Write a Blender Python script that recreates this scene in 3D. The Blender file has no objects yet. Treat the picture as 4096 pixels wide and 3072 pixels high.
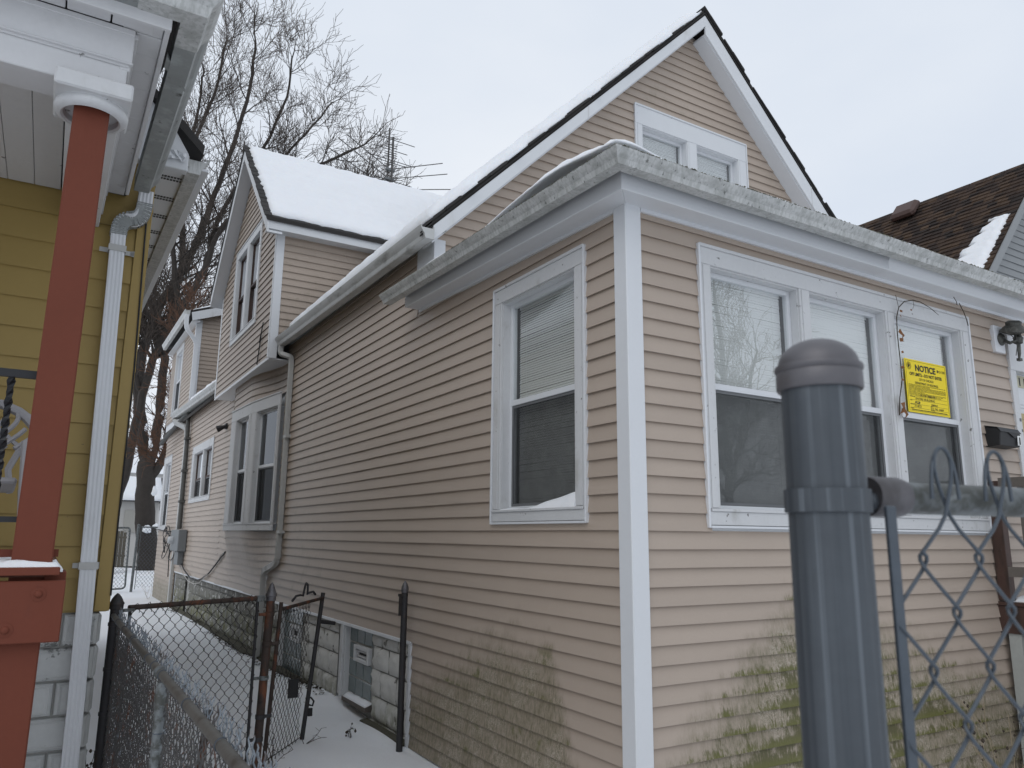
import bpy, bmesh, math, random
from mathutils import Vector
R = math.radians
random.seed(11)
S = bpy.context.scene
COL = S.collection

# ------------------------------------------------------------------ camera, sky, sun, exposure
cam = bpy.data.cameras.new('camera')
cam.lens = 26.79; cam.sensor_width = 36.0; cam.clip_start = 0.05; cam.clip_end = 1500
cam.dof.use_dof = True; cam.dof.focus_distance = 7.0; cam.dof.aperture_fstop = 9.0
cam_o = bpy.data.objects.new('camera', cam); COL.objects.link(cam_o); S.camera = cam_o
yaw, pitch, roll = R(31.0473), R(11.2971), R(0.57472)
fw = Vector((math.sin(yaw)*math.cos(pitch), math.cos(yaw)*math.cos(pitch), math.sin(pitch)))
r0 = Vector((math.cos(yaw), -math.sin(yaw), 0)); u0 = r0.cross(fw)
rt = math.cos(roll)*r0 + math.sin(roll)*u0; up = -math.sin(roll)*r0 + math.cos(roll)*u0
from mathutils import Matrix
mx = Matrix(((rt.x, up.x, -fw.x), (rt.y, up.y, -fw.y), (rt.z, up.z, -fw.z)))
cam_o.matrix_world = Matrix.Translation((-3.0844, -3.679, 1.9)) @ mx.to_4x4()

SUN_EL, SUN_ROT = R(44), R(238)
w = bpy.data.worlds.new('World'); S.world = w; w.use_nodes = True
nt = w.node_tree; nt.nodes.clear()
out = nt.nodes.new('ShaderNodeOutputWorld'); bg = nt.nodes.new('ShaderNodeBackground')
sky = nt.nodes.new('ShaderNodeTexSky'); sky.sky_type = 'NISHITA'; sky.sun_disc = False
sky.sun_elevation = SUN_EL; sky.sun_rotation = SUN_ROT; sky.air_density = 1.2; sky.dust_density = 3.0
hs = nt.nodes.new('ShaderNodeHueSaturation'); hs.inputs['Saturation'].default_value = 0.25
tc = nt.nodes.new('ShaderNodeTexCoord')
mp = nt.nodes.new('ShaderNodeMapping'); mp.inputs['Scale'].default_value = (1.0, 1.0, 2.2)
nz = nt.nodes.new('ShaderNodeTexNoise'); nz.inputs['Scale'].default_value = 1.6; nz.inputs['Detail'].default_value = 5
nz.inputs['Roughness'].default_value = 0.5
rmp = nt.nodes.new('ShaderNodeValToRGB')
rmp.color_ramp.elements[0].position = 0.30; rmp.color_ramp.elements[0].color = (7.0, 7.75, 8.9, 1)
rmp.color_ramp.elements[1].position = 0.72; rmp.color_ramp.elements[1].color = (8.6, 9.05, 9.7, 1)
mix = nt.nodes.new('ShaderNodeMix'); mix.data_type = 'RGBA'; mix.inputs[0].default_value = 0.95
L = nt.links
L.new(tc.outputs['Generated'], mp.inputs['Vector']); L.new(mp.outputs[0], nz.inputs['Vector'])
L.new(nz.outputs[0], rmp.inputs[0]); L.new(sky.outputs[0], hs.inputs['Color'])
L.new(hs.outputs[0], mix.inputs[6]); L.new(rmp.outputs[0], mix.inputs[7])
L.new(mix.outputs[2], bg.inputs['Color']); bg.inputs['Strength'].default_value = 0.1
L.new(bg.outputs[0], out.inputs['Surface'])
sun = bpy.data.lights.new('sun', 'SUN'); sun.energy = 0.6; sun.angle = R(40); sun.color = (1.0, 0.97, 0.93)
sun_o = bpy.data.objects.new('sun', sun); COL.objects.link(sun_o)
# sky rotation 0 = +Y, clockwise
sd = Vector((math.sin(SUN_ROT)*math.cos(SUN_EL), math.cos(SUN_ROT)*math.cos(SUN_EL), math.sin(SUN_EL)))
sun_o.rotation_euler = sd.to_track_quat('Z', 'Y').to_euler()
S.view_settings.view_transform = 'Standard'; S.view_settings.look = 'None'
S.view_settings.exposure = 0.0; S.view_settings.gamma = 1.0; S.view_settings.use_curve_mapping = False
S.cycles.max_bounces = 8; S.cycles.transparent_max_bounces = 16

# ------------------------------------------------------------------ materials
class G:
    """tiny node-graph builder"""
    def __init__(s, name):
        s.m = bpy.data.materials.new(name); s.m.use_nodes = True
        s.t = s.m.node_tree; s.t.nodes.clear()
        s.out = s.t.nodes.new('ShaderNodeOutputMaterial')
        s.tc = s.t.nodes.new('ShaderNodeTexCoord')
    def n(s, typ, ins=None, **kw):
        x = s.t.nodes.new(typ)
        for k, v in kw.items(): setattr(x, k, v)
        for k, v in (ins or {}).items():
            if hasattr(v, 'is_output') or isinstance(v, bpy.types.NodeSocket): s.t.links.new(v, x.inputs[k])
            else: x.inputs[k].default_value = v
        return x
    def ma(s, op, a, b=0.0, c=0.0, clamp=False):
        return s.n('ShaderNodeMath', {0: a, 1: b, 2: c}, operation=op, use_clamp=clamp).outputs[0]
    def ss(s, lo, hi, v):
        return s.n('ShaderNodeMapRange', {0: v, 1: lo, 2: hi, 3: 0.0, 4: 1.0}, interpolation_type='SMOOTHSTEP').outputs[0]
    tc_obj = None
    def obj(s): return s.tc_obj or s.tc.outputs['Object']
    def noise(s, scale=5.0, detail=4.0, rough=0.55, stretch=None, off=0.0):
        v = s.obj()
        if stretch or off:
            v = s.n('ShaderNodeMapping', {'Vector': v, 'Scale': stretch or (1, 1, 1), 'Location': (off, off*1.3, off*.7)}).outputs[0]
        return s.n('ShaderNodeTexNoise', {'Vector': v, 'Scale': scale, 'Detail': detail, 'Roughness': rough}).outputs[0]
    def mix(s, f, a, b, bt='MIX'):
        x = s.n('ShaderNodeMix', data_type='RGBA', blend_type=bt)
        for k, v in ((0, f), (6, a), (7, b)):
            if isinstance(v, bpy.types.NodeSocket): s.t.links.new(v, x.inputs[k])
            elif k == 0: x.inputs[0].default_value = v
            else: x.inputs[k].default_value = (*v, 1) if len(v) == 3 else v
        return x.outputs[2]
    def bsdf(s, col, rough=.6, metal=0.0, bump=None, bstr=.2, bdist=.01, spec=.4):
        p = s.n('ShaderNodeBsdfPrincipled')
        for k, v in (('Base Color', col), ('Roughness', rough), ('Metallic', metal), ('Specular IOR Level', spec)):
            if isinstance(v, bpy.types.NodeSocket): s.t.links.new(v, p.inputs[k])
            else: p.inputs[k].default_value = (*v, 1) if isinstance(v, tuple) else v
        if bump is not None:
            b = s.n('ShaderNodeBump', {'Height': bump, 'Strength': bstr, 'Distance': bdist})
            s.t.links.new(b.outputs[0], p.inputs['Normal'])
        s.t.links.new(p.outputs[0], s.out.inputs['Surface'])
        return p

def vcol(g, col, var, scale, fine=.05, fscale=45, objvar=0.0):
    """multiplicative brightness variation on a base colour"""
    a = g.noise(scale, 5, .6); b = g.noise(fscale, 3, .6, off=3.1)
    f = g.ma('ADD', g.ma('MULTIPLY', g.ma('SUBTRACT', a, .5), var*2), 1.0)
    f = g.ma('ADD', f, g.ma('MULTIPLY', g.ma('SUBTRACT', b, .5), fine*2))
    if objvar:
        oi = g.n('ShaderNodeObjectInfo').outputs['Random']
        f = g.ma('ADD', f, g.ma('MULTIPLY', g.ma('SUBTRACT', oi, .5), objvar*2))
    cc = g.n('ShaderNodeCombineColor', {0: f, 1: f, 2: f}).outputs[0]
    return g.mix(1.0, col, cc, 'MULTIPLY')

def mat(name, col, rough=.6, var=.08, scale=3.0, fine=.05, fscale=45, metal=0.0, bstr=.15, bscale=60, bdist=.004,
        grime=None, objvar=0.0, spec=.4, bstretch=None):
    g = G(name)
    c = vcol(g, col, var, scale, fine, fscale, objvar)
    for gr in (grime or []):
        gcol, lo, hi, gs, stretch, off = gr[:6]
        amt = gr[6] if len(gr) > 6 else 1.0
        m = g.ss(lo, hi, g.noise(gs, 6, .62, stretch, off))
        if amt != 1.0: m = g.ma('MULTIPLY', m, amt)
        c = g.mix(m, c, gcol)
    g.bsdf(c, rough, metal, g.noise(bscale, 4, .6, bstretch), bstr, bdist, spec)
    return g.m

def moss_siding():
    g = G('siding_beige')
    base = vcol(g, (.405, .334, .276), .06, 1.6, .025, 60, .035)
    sx = g.n('ShaderNodeSeparateXYZ', {0: g.obj()}); X, Y, Z = sx.outputs
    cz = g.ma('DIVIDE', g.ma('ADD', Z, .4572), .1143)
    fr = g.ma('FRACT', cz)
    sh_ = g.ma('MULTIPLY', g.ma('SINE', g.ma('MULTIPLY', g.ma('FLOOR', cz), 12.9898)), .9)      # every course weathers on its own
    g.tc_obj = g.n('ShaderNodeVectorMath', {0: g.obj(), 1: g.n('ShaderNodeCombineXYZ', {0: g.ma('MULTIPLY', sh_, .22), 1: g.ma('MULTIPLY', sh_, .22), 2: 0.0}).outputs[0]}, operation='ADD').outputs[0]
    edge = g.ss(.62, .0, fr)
    # lap shadow painted into the colour of each course, with blotchy dirt
    lap_shade = g.ma('MULTIPLY', g.ma('POWER', g.ss(.30, 1.08, fr), 2.0), g.ma('ADD', g.ma('MULTIPLY', g.noise(2.2, 4, .6, off=7), .6), .15))
    c = g.mix(g.ma('MULTIPLY', lap_shade, .75), base, (.17, .12, .085))
    # envelopes of the growth on the two low walls
    f1 = g.ma('ADD', g.ma('MULTIPLY', g.ma('SUBTRACT', X, .22), .80), .72)
    f2 = g.ma('ADD', g.ma('MULTIPLY', g.ma('SUBTRACT', X, 1.35), -.29), 1.66)
    fz = g.ma('SUBTRACT', g.ma('MINIMUM', f1, f2), Z)
    isf = g.ma('MULTIPLY', g.ma('LESS_THAN', Y, .035), g.ma('GREATER_THAN', X, .05))
    s1 = g.ma('ADD', g.ma('MULTIPLY', g.ma('SUBTRACT', 3.35, Y), .42), .52)
    s2 = g.ma('ADD', g.ma('MULTIPLY', g.ma('SUBTRACT', Y, .34), 2.2), .05)
    sz = g.ma('SUBTRACT', g.ma('MINIMUM', g.ma('MINIMUM', s1, 1.22), s2), Z)
    iss = g.ma('MULTIPLY', g.ma('LESS_THAN', X, .05), g.ma('LESS_THAN', Y, 6.0))
    b1 = g.ma('SUBTRACT', Z, 0.95); bk = g.ma('MULTIPLY', g.ma('GREATER_THAN', Y, 18.2), g.ma('SUBTRACT', .75, Z))
    blot = g.noise(2.6, 5, .65, off=1.7); strk = g.noise(9.0, 5, .7, (1, 1, .16), 4.4); fine = g.noise(34, 5, .75, (1, 1, .45), 9)
    blot2 = g.noise(4.2, 4, .6, (1, 1, 1.6), 12.3)
    bt = g.ma('SUBTRACT', blot, .5); st = g.ma('SUBTRACT', strk, .5); fi = g.ma('SUBTRACT', fine, .5)
    env = g.ma('ADD', g.ma('ADD', g.ma('MULTIPLY', isf, fz), g.ma('MULTIPLY', iss, g.ma('ADD', sz, .06))), bk)
    e1 = g.ma('ADD', g.ma('ADD', env, g.ma('MULTIPLY', bt, .55)), g.ma('MULTIPLY', st, .5))
    e1 = g.ma('ADD', e1, g.ma('MULTIPLY', edge, .10))
    fv = g.ma('SUBTRACT', g.noise(70, 3, .7, (1, 1, .22), 31), .5)
    grime = g.ma('MULTIPLY', g.ss(.02, .46, e1), g.ma('ADD', .60, g.ma('ADD', g.ma('MULTIPLY', fi, 1.7), g.ma('MULTIPLY', fv, 1.3))), clamp=True)
    c = g.mix(grime, c, (.150, .135, .078))
    # pale scraped worms where the growth has dried and peeled
    vo = g.n('ShaderNodeTexNoise', {'Vector': g.obj(), 'Scale': 26.0, 'Detail': 2.0, 'Distortion': 2.2}).outputs[0]
    worm = g.ma('MULTIPLY', g.ss(.050, .018, g.ma('ABSOLUTE', g.ma('SUBTRACT', vo, .5))), g.ss(.47, .56, g.noise(3.3, 3, .5, off=21)))
    c = g.mix(g.ma('MULTIPLY', g.ma('MULTIPLY', worm, .62), g.ss(.18, .4, e1)), c, (.46, .41, .34))
    e2 = g.ma('ADD', g.ma('ADD', g.ma('MULTIPLY', isf, env), g.ma('MULTIPLY', g.ma('SUBTRACT', blot2, .60), 2.4)), g.ma('MULTIPLY', edge, .36))
    e2 = g.ma('ADD', e2, g.ma('ADD', g.ma('MULTIPLY', st, .9), g.ma('MULTIPLY', g.ma('ADD', fi, fv), 1.3)))
    e2 = g.ma('SUBTRACT', e2, g.ma('MULTIPLY', g.ss(.62, .15, Z), .55))
    green = g.ma('MULTIPLY', g.ss(.22, .85, e2), g.ss(.0, .2, env))
    c = g.mix(g.ma('MULTIPLY', green, .9), c, g.mix(edge, (.088, .082, .032), (.105, .108, .022)))
    sg = g.ma('MULTIPLY', g.ma('MULTIPLY', g.ma('MAXIMUM', iss, g.ma('GREATER_THAN', Y, 18.2)), g.ss(.60, .74, g.ma('ADD', blot2, g.ma('MULTIPLY', st, .35)))), g.ss(.02, .3, env))
    c = g.mix(g.ma('MULTIPLY', sg, .7), c, (.12, .125, .04))
    h = g.ma('ADD', g.noise(3.0, 2, .5, (1, 1, .5), 2), g.ma('MULTIPLY', g.ma('MULTIPLY', grime, fine), 1.0))
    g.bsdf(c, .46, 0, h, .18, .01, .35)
    return g.m

def glass_mat(name, tint, refl=1.0, rough=.0):
    g = G(name)
    tr = g.n('ShaderNodeBsdfTransparent', {'Color': (*tint, 1)})
    bump = g.n('ShaderNodeBump', {'Height': g.noise(1.1, 2, .5), 'Strength': .06, 'Distance': .05})
    gl = g.n('ShaderNodeBsdfGlossy', {'Color': (.95, .97, 1, 1), 'Roughness': rough, 'Normal': bump.outputs[0]})
    fr = g.n('ShaderNodeFresnel', {'IOR': 1.55})
    f = g.ma('ADD', g.ma('MULTIPLY', fr.outputs[0], 1.25*refl), .01*refl, clamp=True)
    f = g.ma('MULTIPLY', f, g.ma('SUBTRACT', 1.0, g.n('ShaderNodeNewGeometry').outputs['Backfacing']))
    mx_ = g.n('ShaderNodeMixShader', {0: f, 1: tr.outputs[0], 2: gl.outputs[0]})
    g.t.links.new(mx_.outputs[0], g.out.inputs['Surface'])
    return g.m

def screen_mat():
    g = G('insect_screen')
    tr = g.n('ShaderNodeBsdfTransparent', {'Color': (1, 1, 1, 1)})
    d = g.n('ShaderNodeBsdfDiffuse', {'Color': (*(.058, .060, .062), 1)})
    f = g.ma('ADD', .56, g.ma('MULTIPLY', g.ma('SUBTRACT', g.noise(5, 5, .7), .5), .22), clamp=True)
    mx_ = g.n('ShaderNodeMixShader', {0: f, 1: tr.outputs[0], 2: d.outputs[0]})
    g.t.links.new(mx_.outputs[0], g.out.inputs['Surface'])
    return g.m

GRY = (.16, .165, .16); BLK = (.03, .03, .028)
M = {}
M['siding'] = moss_siding()
M['white'] = mat('white_trim', (.62, .635, .65), .42, .04, 2.0, .03, 50, grime=[((.42, .41, .38), .60, .85, 5, (1, 1, .4), 2, .6), ((.12, .11, .09), .70, .74, 26, (1, 1, 1), 5, .8)], bstr=.05)
M['vinyl'] = mat('white_vinyl', (.64, .655, .675), .35, .03, 2.0, .02, 50, grime=[((.45, .45, .43), .62, .9, 4, (1, 1, .5), 3, .5)], bstr=.03)
M['oldwhite'] = mat('old_white_paint', (.56, .565, .57), .55, .08, 2.0, .05, 40, grime=[((.33, .32, .29), .58, .75, 4, (1, 1, .5), 2, .6), ((.07, .06, .05), .66, .70, 17, (1, 1, 1), 8, .8)], bstr=.2, bscale=30)
M['gutter'] = mat('weathered_gutter', (.52, .525, .515), .5, .06, 2.5, .05, 30, grime=[((.20, .205, .19), .44, .74, 9, (1, 1, .22), 1, .55), ((.30, .31, .29), .45, .6, 45, (1, 1, .15), 3, .5), ((.045, .048, .04), .60, .68, 34, (1, 1, .5), 6, .7)], bstr=.25, bscale=50)
M['gutter2'] = mat('clean_gutter', (.48, .485, .475), .42, .10, 2.5, .06, 30, grime=[((.17, .17, .15), .50, .74, 6, (1, .4, 1), 1, .75)], bstr=.08)
M['galv'] = mat('galvanised_gutter', (.27, .285, .28), .5, .14, 4.0, .10, 30, metal=.1, grime=[((.40, .42, .42), .50, .62, 5, (1, 1, 1), 2, .6), ((.05, .05, .04), .60, .72, 12, (1, 1, 1), 4, .8)], bstr=.25, bscale=25)
M['moss_trim'] = mat('mossy_edge', (.16, .16, .12), .9, .3, 14, .3, 60, bstr=.6, bscale=60, bdist=.01)
M['shingle'] = mat('black_shingle', (.030, .028, .027), .85, .25, 6, .3, 120, bstr=.5, bscale=200, objvar=.25)
M['roofdeck'] = mat('roof_boards', (.05, .045, .04), .85, .2, 5)
M['black'] = mat('black_iron', (.018, .019, .022), .45, .15, 8, .1, 60, bstr=.1)
M['rubber'] = mat('black_rubber', (.015, .015, .016), .55, .1, 8)
M['rust'] = mat('rusty_steel', (.045, .032, .026), .75, .3, 7, .2, 60, metal=.1, grime=[((.16, .055, .025), .48, .66, 9, (1, 1, .5), 3, .85), ((.02, .018, .017), .55, .7, 16, (1, 1, 1), 7, .7)], bstr=.35, bscale=90)
M['darkpost'] = mat('dark_post', (.035, .034, .036), .6, .25, 6, .15, 60, metal=.2, grime=[((.085, .06, .045), .56, .72, 9, (1, 1, .4), 3, .7)], bstr=.2, bscale=70)
M['postgalv'] = mat('galvanised_post', (.078, .088, .099), .55, .25, 6, .10, 60, metal=.4, grime=[((.21, .235, .26), .50, .68, 150, (1, 1, .006), 3, .55), ((.035, .042, .052), .48, .66, 60, (1, 1, .012), 9, .6), ((.14, .15, .16), .58, .72, 9, (1, 1, .5), 19, .5)], bstr=.12, bscale=70, bstretch=(1, 1, .05))
M['capal'] = mat('cast_aluminium', (.145, .14, .148), .5, .18, 9, .10, 50, metal=.6, grime=[((.07, .065, .065), .5, .68, 14, (1, 1, .6), 4, .7)], bstr=.12)
M['railgalv'] = mat('weathered_rail', (.17, .185, .19), .5, .25, 8, .16, 50, metal=.35, grime=[((.055, .056, .046), .42, .60, 26, (1, 1, 1), 4, .8), ((.30, .32, .33), .56, .66, 60, (.2, 1, 1), 14, .5)], bstr=.2)
M['railold'] = mat('old_rail', (.12, .115, .105), .55, .2, 7, .12, 60, metal=.35, grime=[((.055, .046, .038), .48, .66, 10, (1, 1, 1), 4, .75)], bstr=.25)
M['wire'] = mat('galvanised_wire', (.085, .10, .118), .42, .2, 30, .1, 80, metal=.5, bstr=.1)
M['wireold'] = mat('weathered_wire', (.085, .082, .08), .6, .3, 12, .2, 70, metal=.3, grime=[((.13, .05, .025), .56, .68, 9, (1, 1, 1), 5, .9), ((.30, .34, .38), .62, .70, 14, (1, 1, 1), 15, .8)], bstr=.2)
M['wiretip'] = mat('painted_wire_tip', (.20, .225, .25), .5, .2, 20, .2, 70, metal=.3, grime=[((.09, .07, .06), .52, .62, 22, (1, 1, 1), 5, .85)])
M['wiredark'] = mat('rusted_wire', (.030, .026, .024), .7, .3, 12, .2, 70, metal=.2)
M['red'] = mat('red_brown_paint', (.145, .036, .018), .75, .10, 3, .06, 40, grime=[((.09, .03, .02), .60, .74, 10, (1, 1, .12), 2, .7), ((.40, .34, .28), .735, .75, 16, (1, 1, .5), 8, .7)], bstr=.25, bscale=30, bstretch=(1, 1, .08))
M['yellow'] = mat('yellow_siding', (.315, .222, .072), .5, .06, 2, .03, 50, grime=[((.20, .15, .065), .62, .82, 3, (1, 1, .6), 2, .6), ((.05, .04, .025), .715, .73, 20, (1, 1, 1), 6, .8)], bstr=.06, objvar=.03)
M['porchwhite'] = mat('porch_white_paint', (.60, .60, .605), .6, .06, 2, .04, 40, grime=[((.36, .36, .35), .55, .8, 3, (1, 1, 1), 2, .5), ((.08, .075, .07), .69, .71, 14, (1, 1, 1), 6, .8)], bstr=.12, bscale=40)
M['porchgap'] = mat('board_gap', (.07, .07, .07), .9)
M['blockwhite'] = mat('painted_block', (.50, .51, .50), .75, .10, 5, .08, 30, grime=[((.16, .165, .155), .60, .64, 8, (1, 1, 1), 3, .9), ((.24, .24, .22), .50, .72, 3, (1, 1, .6), 9, .55)], bstr=.35, bscale=40, objvar=.06)

def stone_mat():
    g = G('painted_rock_block')
    c = vcol(g, (.58, .575, .55), .12, 5, .08, 30, .06)
    sx = g.n('ShaderNodeSeparateXYZ', {0: g.obj()}); X, Y, Z = sx.outputs
    far = g.ss(5.2, 9.5, Y)                                  # the strip behind the gate has lost its paint and grown over
    peel = g.ss(.60, .64, g.ma('ADD', g.noise(7, 6, .65, (1, 1, .7), 4), g.ma('MULTIPLY', far, .22)))
    c = g.mix(g.ma('MULTIPLY', peel, .9), c, (.15, .145, .13))
    low = g.ma('MULTIPLY', g.ss(.50, -.1, g.ma('SUBTRACT', Z, g.ma('MULTIPLY', far, .35))), g.ss(.40, .62, g.noise(6, 5, .65, (1, 1, .5), 8)))
    c = g.mix(g.ma('MULTIPLY', low, .75), c, (.14, .14, .055))
    top = g.ma('MULTIPLY', g.ss(.82, .95, Z), g.ss(.35, .6, g.noise(9, 5, .6, off=6)))
    c = g.mix(g.ma('MULTIPLY', top, .7), c, (.11, .105, .09))
    g.bsdf(c, .8, 0, g.noise(26, 5, .65), .35, .012, .3)
    return g.m
M['stone'] = stone_mat()
M['mortar'] = mat('mortar', (.36, .355, .335), .9, .15, 8, bstr=.4)
M['dirtledge'] = mat('damp_ledge', (.075, .07, .05), .95, .3, 9, .2, 60, bstr=.6, bscale=50, bdist=.02)
def glassblock():
    g = G('glass_block')
    c = vcol(g, (.13, .165, .165), .18, 6, .08, 40, .12)
    v = g.n('ShaderNodeTexVoronoi', {'Vector': g.obj(), 'Scale': 55.0}).outputs[0]
    g.bsdf(c, .16, 0, v, .25, .006, .6)
    return g.m
M['glassblock'] = glassblock()
M['glass'] = glass_mat('window_glass', (.94, .95, .95))
M['glassfront'] = glass_mat('front_window_glass', (.95, .96, .96), 2.4)
M['glassbay'] = glass_mat('bay_glass', (.50, .52, .52), .9)
M['glassdark'] = glass_mat('dark_glass', (.45, .47, .47), 3.0)
M['screen'] = screen_mat()
M['blind'] = mat('blind_slats', (.80, .80, .77), .5, .05, 2, .03, 40, bstr=0)
M['room'] = mat('dim_room', (.10, .095, .085), .9, .2, 2)
M['screenframe'] = mat('screen_frame', (.13, .135, .14), .5, .1, 5)
M['brown'] = mat('brown_paint', (.060, .032, .024), .6, .2, 6, .1, 50, grime=[((.02, .015, .012), .5, .7, 9, (1, 1, .2), 3, .7), ((.30, .28, .25), .70, .72, 16, (1, 1, .5), 6, .7)], bstr=.2, bstretch=(1, 1, .1))
M['greywood'] = mat('weathered_wood', (.12, .105, .092), .8, .2, 6, .12, 60, bstr=.35, bscale=60, bstretch=(1, 1, .06))
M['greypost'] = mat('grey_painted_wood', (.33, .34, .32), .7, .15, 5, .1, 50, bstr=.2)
M['under'] = mat('under_stair_shade', (.07, .06, .05), .9, .2, 4)  # dark colour painted for the shade under the stair
M['gold'] = mat('brass_trim', (.42, .34, .17), .45, .1, 8, metal=.2)
M['plate'] = mat('number_plate', (.44, .42, .30), .5, .05, 8)
M['ink'] = mat('black_ink', (.02, .02, .02), .6, .02)
M['notice'] = mat('yellow_card', (.86, .66, .012), .5, .02, 5, .01, bstr=.02)
M['bronze'] = mat('weathered_bronze', (.075, .075, .068), .5, .25, 14, .2, 60, metal=.5, grime=[((.20, .20, .18), .5, .7, 18, (1, 1, 1), 3, .6)])
M['sticker'] = mat('white_sticker', (.72, .72, .70), .5, .02)
M['meterbox'] = mat('grey_enamel', (.16, .17, .175), .5, .12, 6)
M['meterglass'] = mat('meter_cover', (.45, .46, .47), .15, .05, 6)
M['cable'] = mat('black_cable', (.02, .02, .022), .6, .1, 6)
M['cablewhite'] = mat('white_cable', (.42, .40, .37), .6, .1, 6)
M['cast'] = mat('cast_pipe', (.085, .085, .08), .7, .25, 8, .15, 50, bstr=.3)
M['dsgrey'] = mat('grey_downspout', (.44, .44, .425), .5, .14, 4, grime=[((.15, .13, .11), .55, .75, 6, (1, 1, .2), 3, .6)])
M['antenna'] = mat('antenna_tube', (.10, .095, .092), .5, .2, 8, metal=.4)
M['plastic'] = mat('grey_plastic', (.30, .29, .30), .5, .06, 4)
M['deck'] = mat('deck_boards', (.16, .07, .05), .8, .2, 5)
M['bark'] = mat('bark', (.046, .039, .034), .95, .3, 5, .3, 30, bstr=.9, bscale=18, bdist=.04, bstretch=(1, 1, .18))
M['twig'] = mat('twigs', (.075, .06, .05), .9, .2, 3)
M['redtwig'] = mat('red_twigs', (.11, .058, .036), .9, .25, 3)
M['leaf'] = mat('dead_leaf', (.20, .085, .03), .7, .25, 30, .2, 80, bstr=.3)
M['debris'] = mat('dark_debris', (.035, .028, .02), .95, .4, 12)
M['weed'] = mat('dry_stem', (.05, .038, .028), .9, .2, 9)
M['straw'] = mat('pale_straw', (.26, .21, .14), .9, .2, 9)
M['shedwall'] = mat('pale_shed_siding', (.50, .49, .47), .6, .06, 3)
M['sheddoor'] = mat('shed_door', (.36, .35, .32), .6, .06, 3)
M['fencewood'] = mat('grey_fence_board', (.11, .095, .07), .9, .25, 4, .15, 40, bstr=.3, objvar=.2)
M['greysiding'] = mat('grey_siding', (.24, .25, .255), .55, .05, 3, objvar=.03)
M['bin'] = mat('bin_plastic', (.02, .022, .024), .5, .1, 5)
M['ridgevent'] = mat('vent_brown', (.075, .042, .034), .55, .15, 8)

def snow_mat(name, col=(.80, .815, .84), big=3.0):
    g = G(name)
    c = vcol(g, col, .03, 2.0, .015, 60)
    h = g.ma('ADD', g.noise(big, 4, .5), g.ma('MULTIPLY', g.noise(38, 4, .6, off=4), .18))
    p = g.bsdf(c, .65, 0, h, .32, .06, .25)
    p.inputs['Subsurface Weight'].default_value = .15
    p.inputs['Subsurface Radius'].default_value = (.03, .04, .05); p.inputs['Subsurface Scale'].default_value = .3
    return g.m
M['snow'] = snow_mat('snow')
M['snowroof'] = snow_mat('roof_snow', big=6.0)

def brownroof():
    g = G('brown_shingle')
    sx = g.n('ShaderNodeSeparateXYZ', {0: g.obj()}); X, Y, Z = sx.outputs
    row = g.ma('FLOOR', g.ma('DIVIDE', Z, .0975)); tab = g.ma('FLOOR', g.ma('ADD', g.ma('DIVIDE', Y, .17), g.ma('MULTIPLY', g.ma('FRACT', g.ma('MULTIPLY', row, .618)), 1.0)))
    cv = g.n('ShaderNodeCombineXYZ', {0: row, 1: tab, 2: 0.0}).outputs[0]
    wn = g.n('ShaderNodeTexWhiteNoise', {0: cv}, noise_dimensions='3D').outputs[0]
    r = g.n('ShaderNodeValToRGB', {0: wn})
    cr = r.color_ramp; cr.elements[0].color = (.024, .019, .017, 1); cr.elements[1].color = (.085, .055, .036, 1)
    e = cr.elements.new(.5); e.color = (.042, .028, .022, 1)
    c = g.mix(1.0, r.outputs[0], vcol(g, (1, 1, 1), .2, 2, .3, 90), 'MULTIPLY')
    g.bsdf(c, .9, 0, g.noise(150, 3, .6), .5, .01, .2)
    return g.m
M['brownroof'] = brownroof()
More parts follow.
